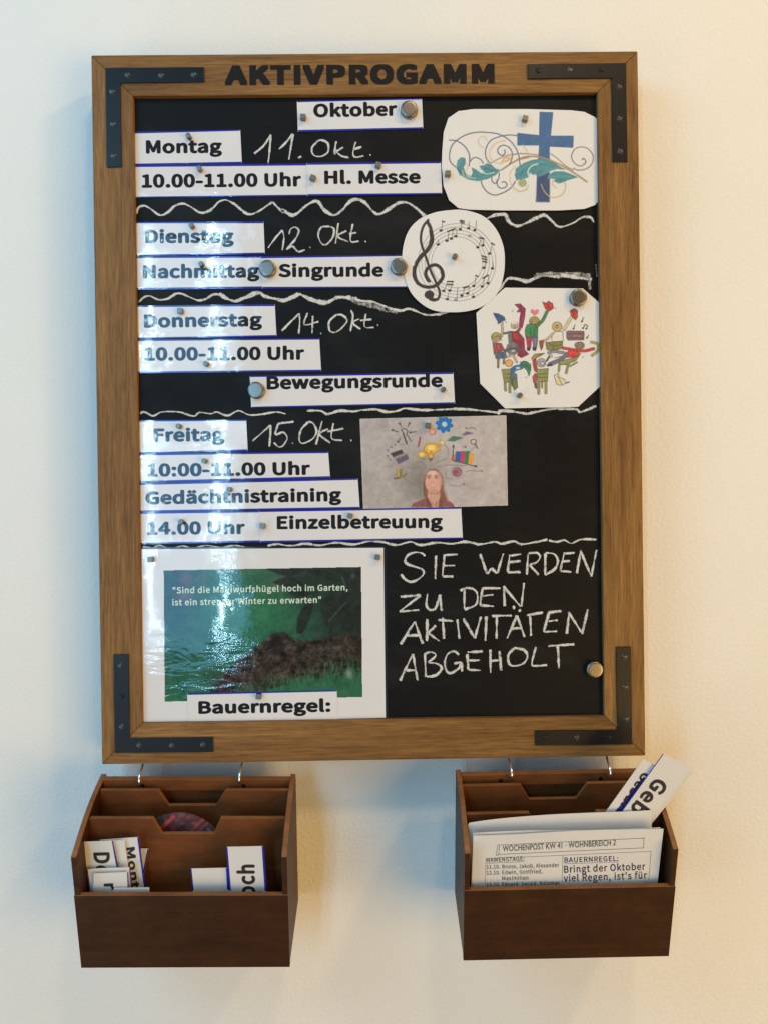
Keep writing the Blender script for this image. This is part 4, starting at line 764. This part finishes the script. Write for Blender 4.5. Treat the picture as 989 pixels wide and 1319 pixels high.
# right box: cards, sheets
GR = 'cards leaning in the right letter box'
o, pl = standing(RB, 'paper_card', 'card half hidden behind the Geb card, with a blue marker stripe', 'card', -0.0625, [(768,1062),(828,977.8),(853,990),(800,1062)], [[(826,1003),(832,1001),(801,1043),(787,1062),(778,1062)]], floor=False, group=GR)
ptext(o, pl, 'Geburtstag', (828,993), (770,1076), (838,1001))
o, pl = standing(RB, 'paper_card', 'edge of a card showing behind the right side of the Geb card', 'card', -0.0635, [(790,1066),(858,978),(891.5,994.5),(835,1066)], floor=False, group=GR)
o, pl = standing(RB, 'paper_card', 'tilted card reading Geb standing out of the right box', 'card', -0.0650, [(788,1062),(853.5,971),(893.3,988.8),(832,1062)], [[(853,971),(854.1,971.4),(788.8,1062),(787.6,1062)]], floor=False, group=GR)
ptext(o, pl, 'Geburtstag', (845,1000), (742,1119), (861.5,1012))
def wavy(x0, y0, x1, y1, n, f): return [(x0+(x1-x0)*i/n, y0+(y1-y0)*i/n+f(i/n)) for i in range(n+1)]
o, pl = standing(RB, 'paper_sheet', 'blank white sheet standing behind the printed newsletter', 'paper sheet', -.0680, [(606,1142),(602.5,1063)]+wavy(604,1057.5,839,1043.8,14,lambda t: 2.6*math.exp(-t*9)-2.8*math.sin(math.pi*min(t*1.15,1))*.7)+[(838,1140)], group='sheets in the right letter box')
o, pl = standing(RB, 'paper_sheet', 'second blank sheet between the newsletter and the rearmost sheet', 'paper sheet', -.0800, [(607,1142),(608.6,1077)]+wavy(609.5,1073.2,850,1066.2,14,lambda t: -1.2*math.sin(t*6.5))+[(846,1140)], group='sheets in the right letter box')
o, pl = standing(RB, 'paper_sheet', 'printed weekly newsletter sheet headed WOCHENPOST KW 41 at the front', 'paper sheet', -.0830, [(605.5,1142),(609.3,1078.5)]+wavy(609.5,1075.8,854,1066.6,16,lambda t: .9*math.sin(t*7+.6)+.3)+[(846,1140)], group='sheets in the right letter box')
ptext(o, pl, 'WOCHENPOST KW 41 · WOHNBEREICH 2', (647,1096.6), (792.5,1088.6), (646.8,1089.2), 'grey_ink', 'plain', .012)
ptext(o, pl, 'NAMENSTAGE:', (626.5,1110.6), (675,1108.3), (626.2,1105), 'grey_ink', 'title', .014)
for k, (a, bdy, x1) in enumerate((('11.10.', 'Bruno, Jakob, Alexander', 719.5), ('12.10.', 'Edwin, Gottfried,', 698), ('', 'Maximilian', 680), ('13.10.', 'Eduard, Gerald, Koloman', 720))):
    yy = 1118.6+k*7.55; xs = 646.5
    if a: ptext(o, pl, a, (626.5,yy+.3), (643.5,yy), (626.2,yy-4.6), 'grey_ink', 'title', .014)
    ptext(o, pl, bdy, (xs,yy), (x1,yy-(x1-xs)*.028), (xs-.2,yy-5.0), 'grey_ink', 'title', .014)
ptext(o, pl, 'BAUERNREGEL:', (726.5,1111), (796,1108.8), (726.2,1104.4), 'violet_ink', 'title', .016)
ptext(o, pl, 'Bringt der Oktober', (726,1124.2), (830.5,1120.2), (725.6,1115.2), 'violet_ink', 'title', .02)
ptext(o, pl, "viel Regen, ist's für", (725.5,1135.6), (832.5,1131.4), (725.2,1126.6), 'violet_ink', 'title', .02)
def rules(segs, w, mat, name):
    parts = []
    for a, b in segs:
        d = np.array(b)-np.array(a); d = d/np.linalg.norm(d); n = np.array([-d[1], d[0]])*w/2
        q = [np.array(a)+n, np.array(b)+n, np.array(b)-n, np.array(a)-n]; parts.append((pl.at([p[0] for p in q], [p[1] for p in q])+pl.n*.00012, [[0,1,2,3]]))
    V, F = join(parts); mesh_obj(name, V, F, mat, o)
rules([((640.5,1088.5),(829,1079.5)),((641,1100.5),(828.5,1092)),((828.8,1079.5),(828.3,1092)),((640.7,1088.5),(638.4,1101.5)),((643,1088.3),(641.6,1100.8)),((638.4,1101.5),(641.6,1101.3)),((826,1079.8),(830,1079.2))], .6, 'grey_ink', 'printed_banner')
rules([((625.5,1106),(838,1096.5)),((625.5,1106),(624.5,1139)),((724.3,1101.5),(723.3,1137)),((838,1096.5),(835,1133)),((626.5,1112),(675,1109.7)),((726.5,1112.6),(796,1110.2))], .45, 'grey_ink', 'printed_rules')

for ob in list(bpy.data.objects):
    if '_o' in ob: del ob['_o']
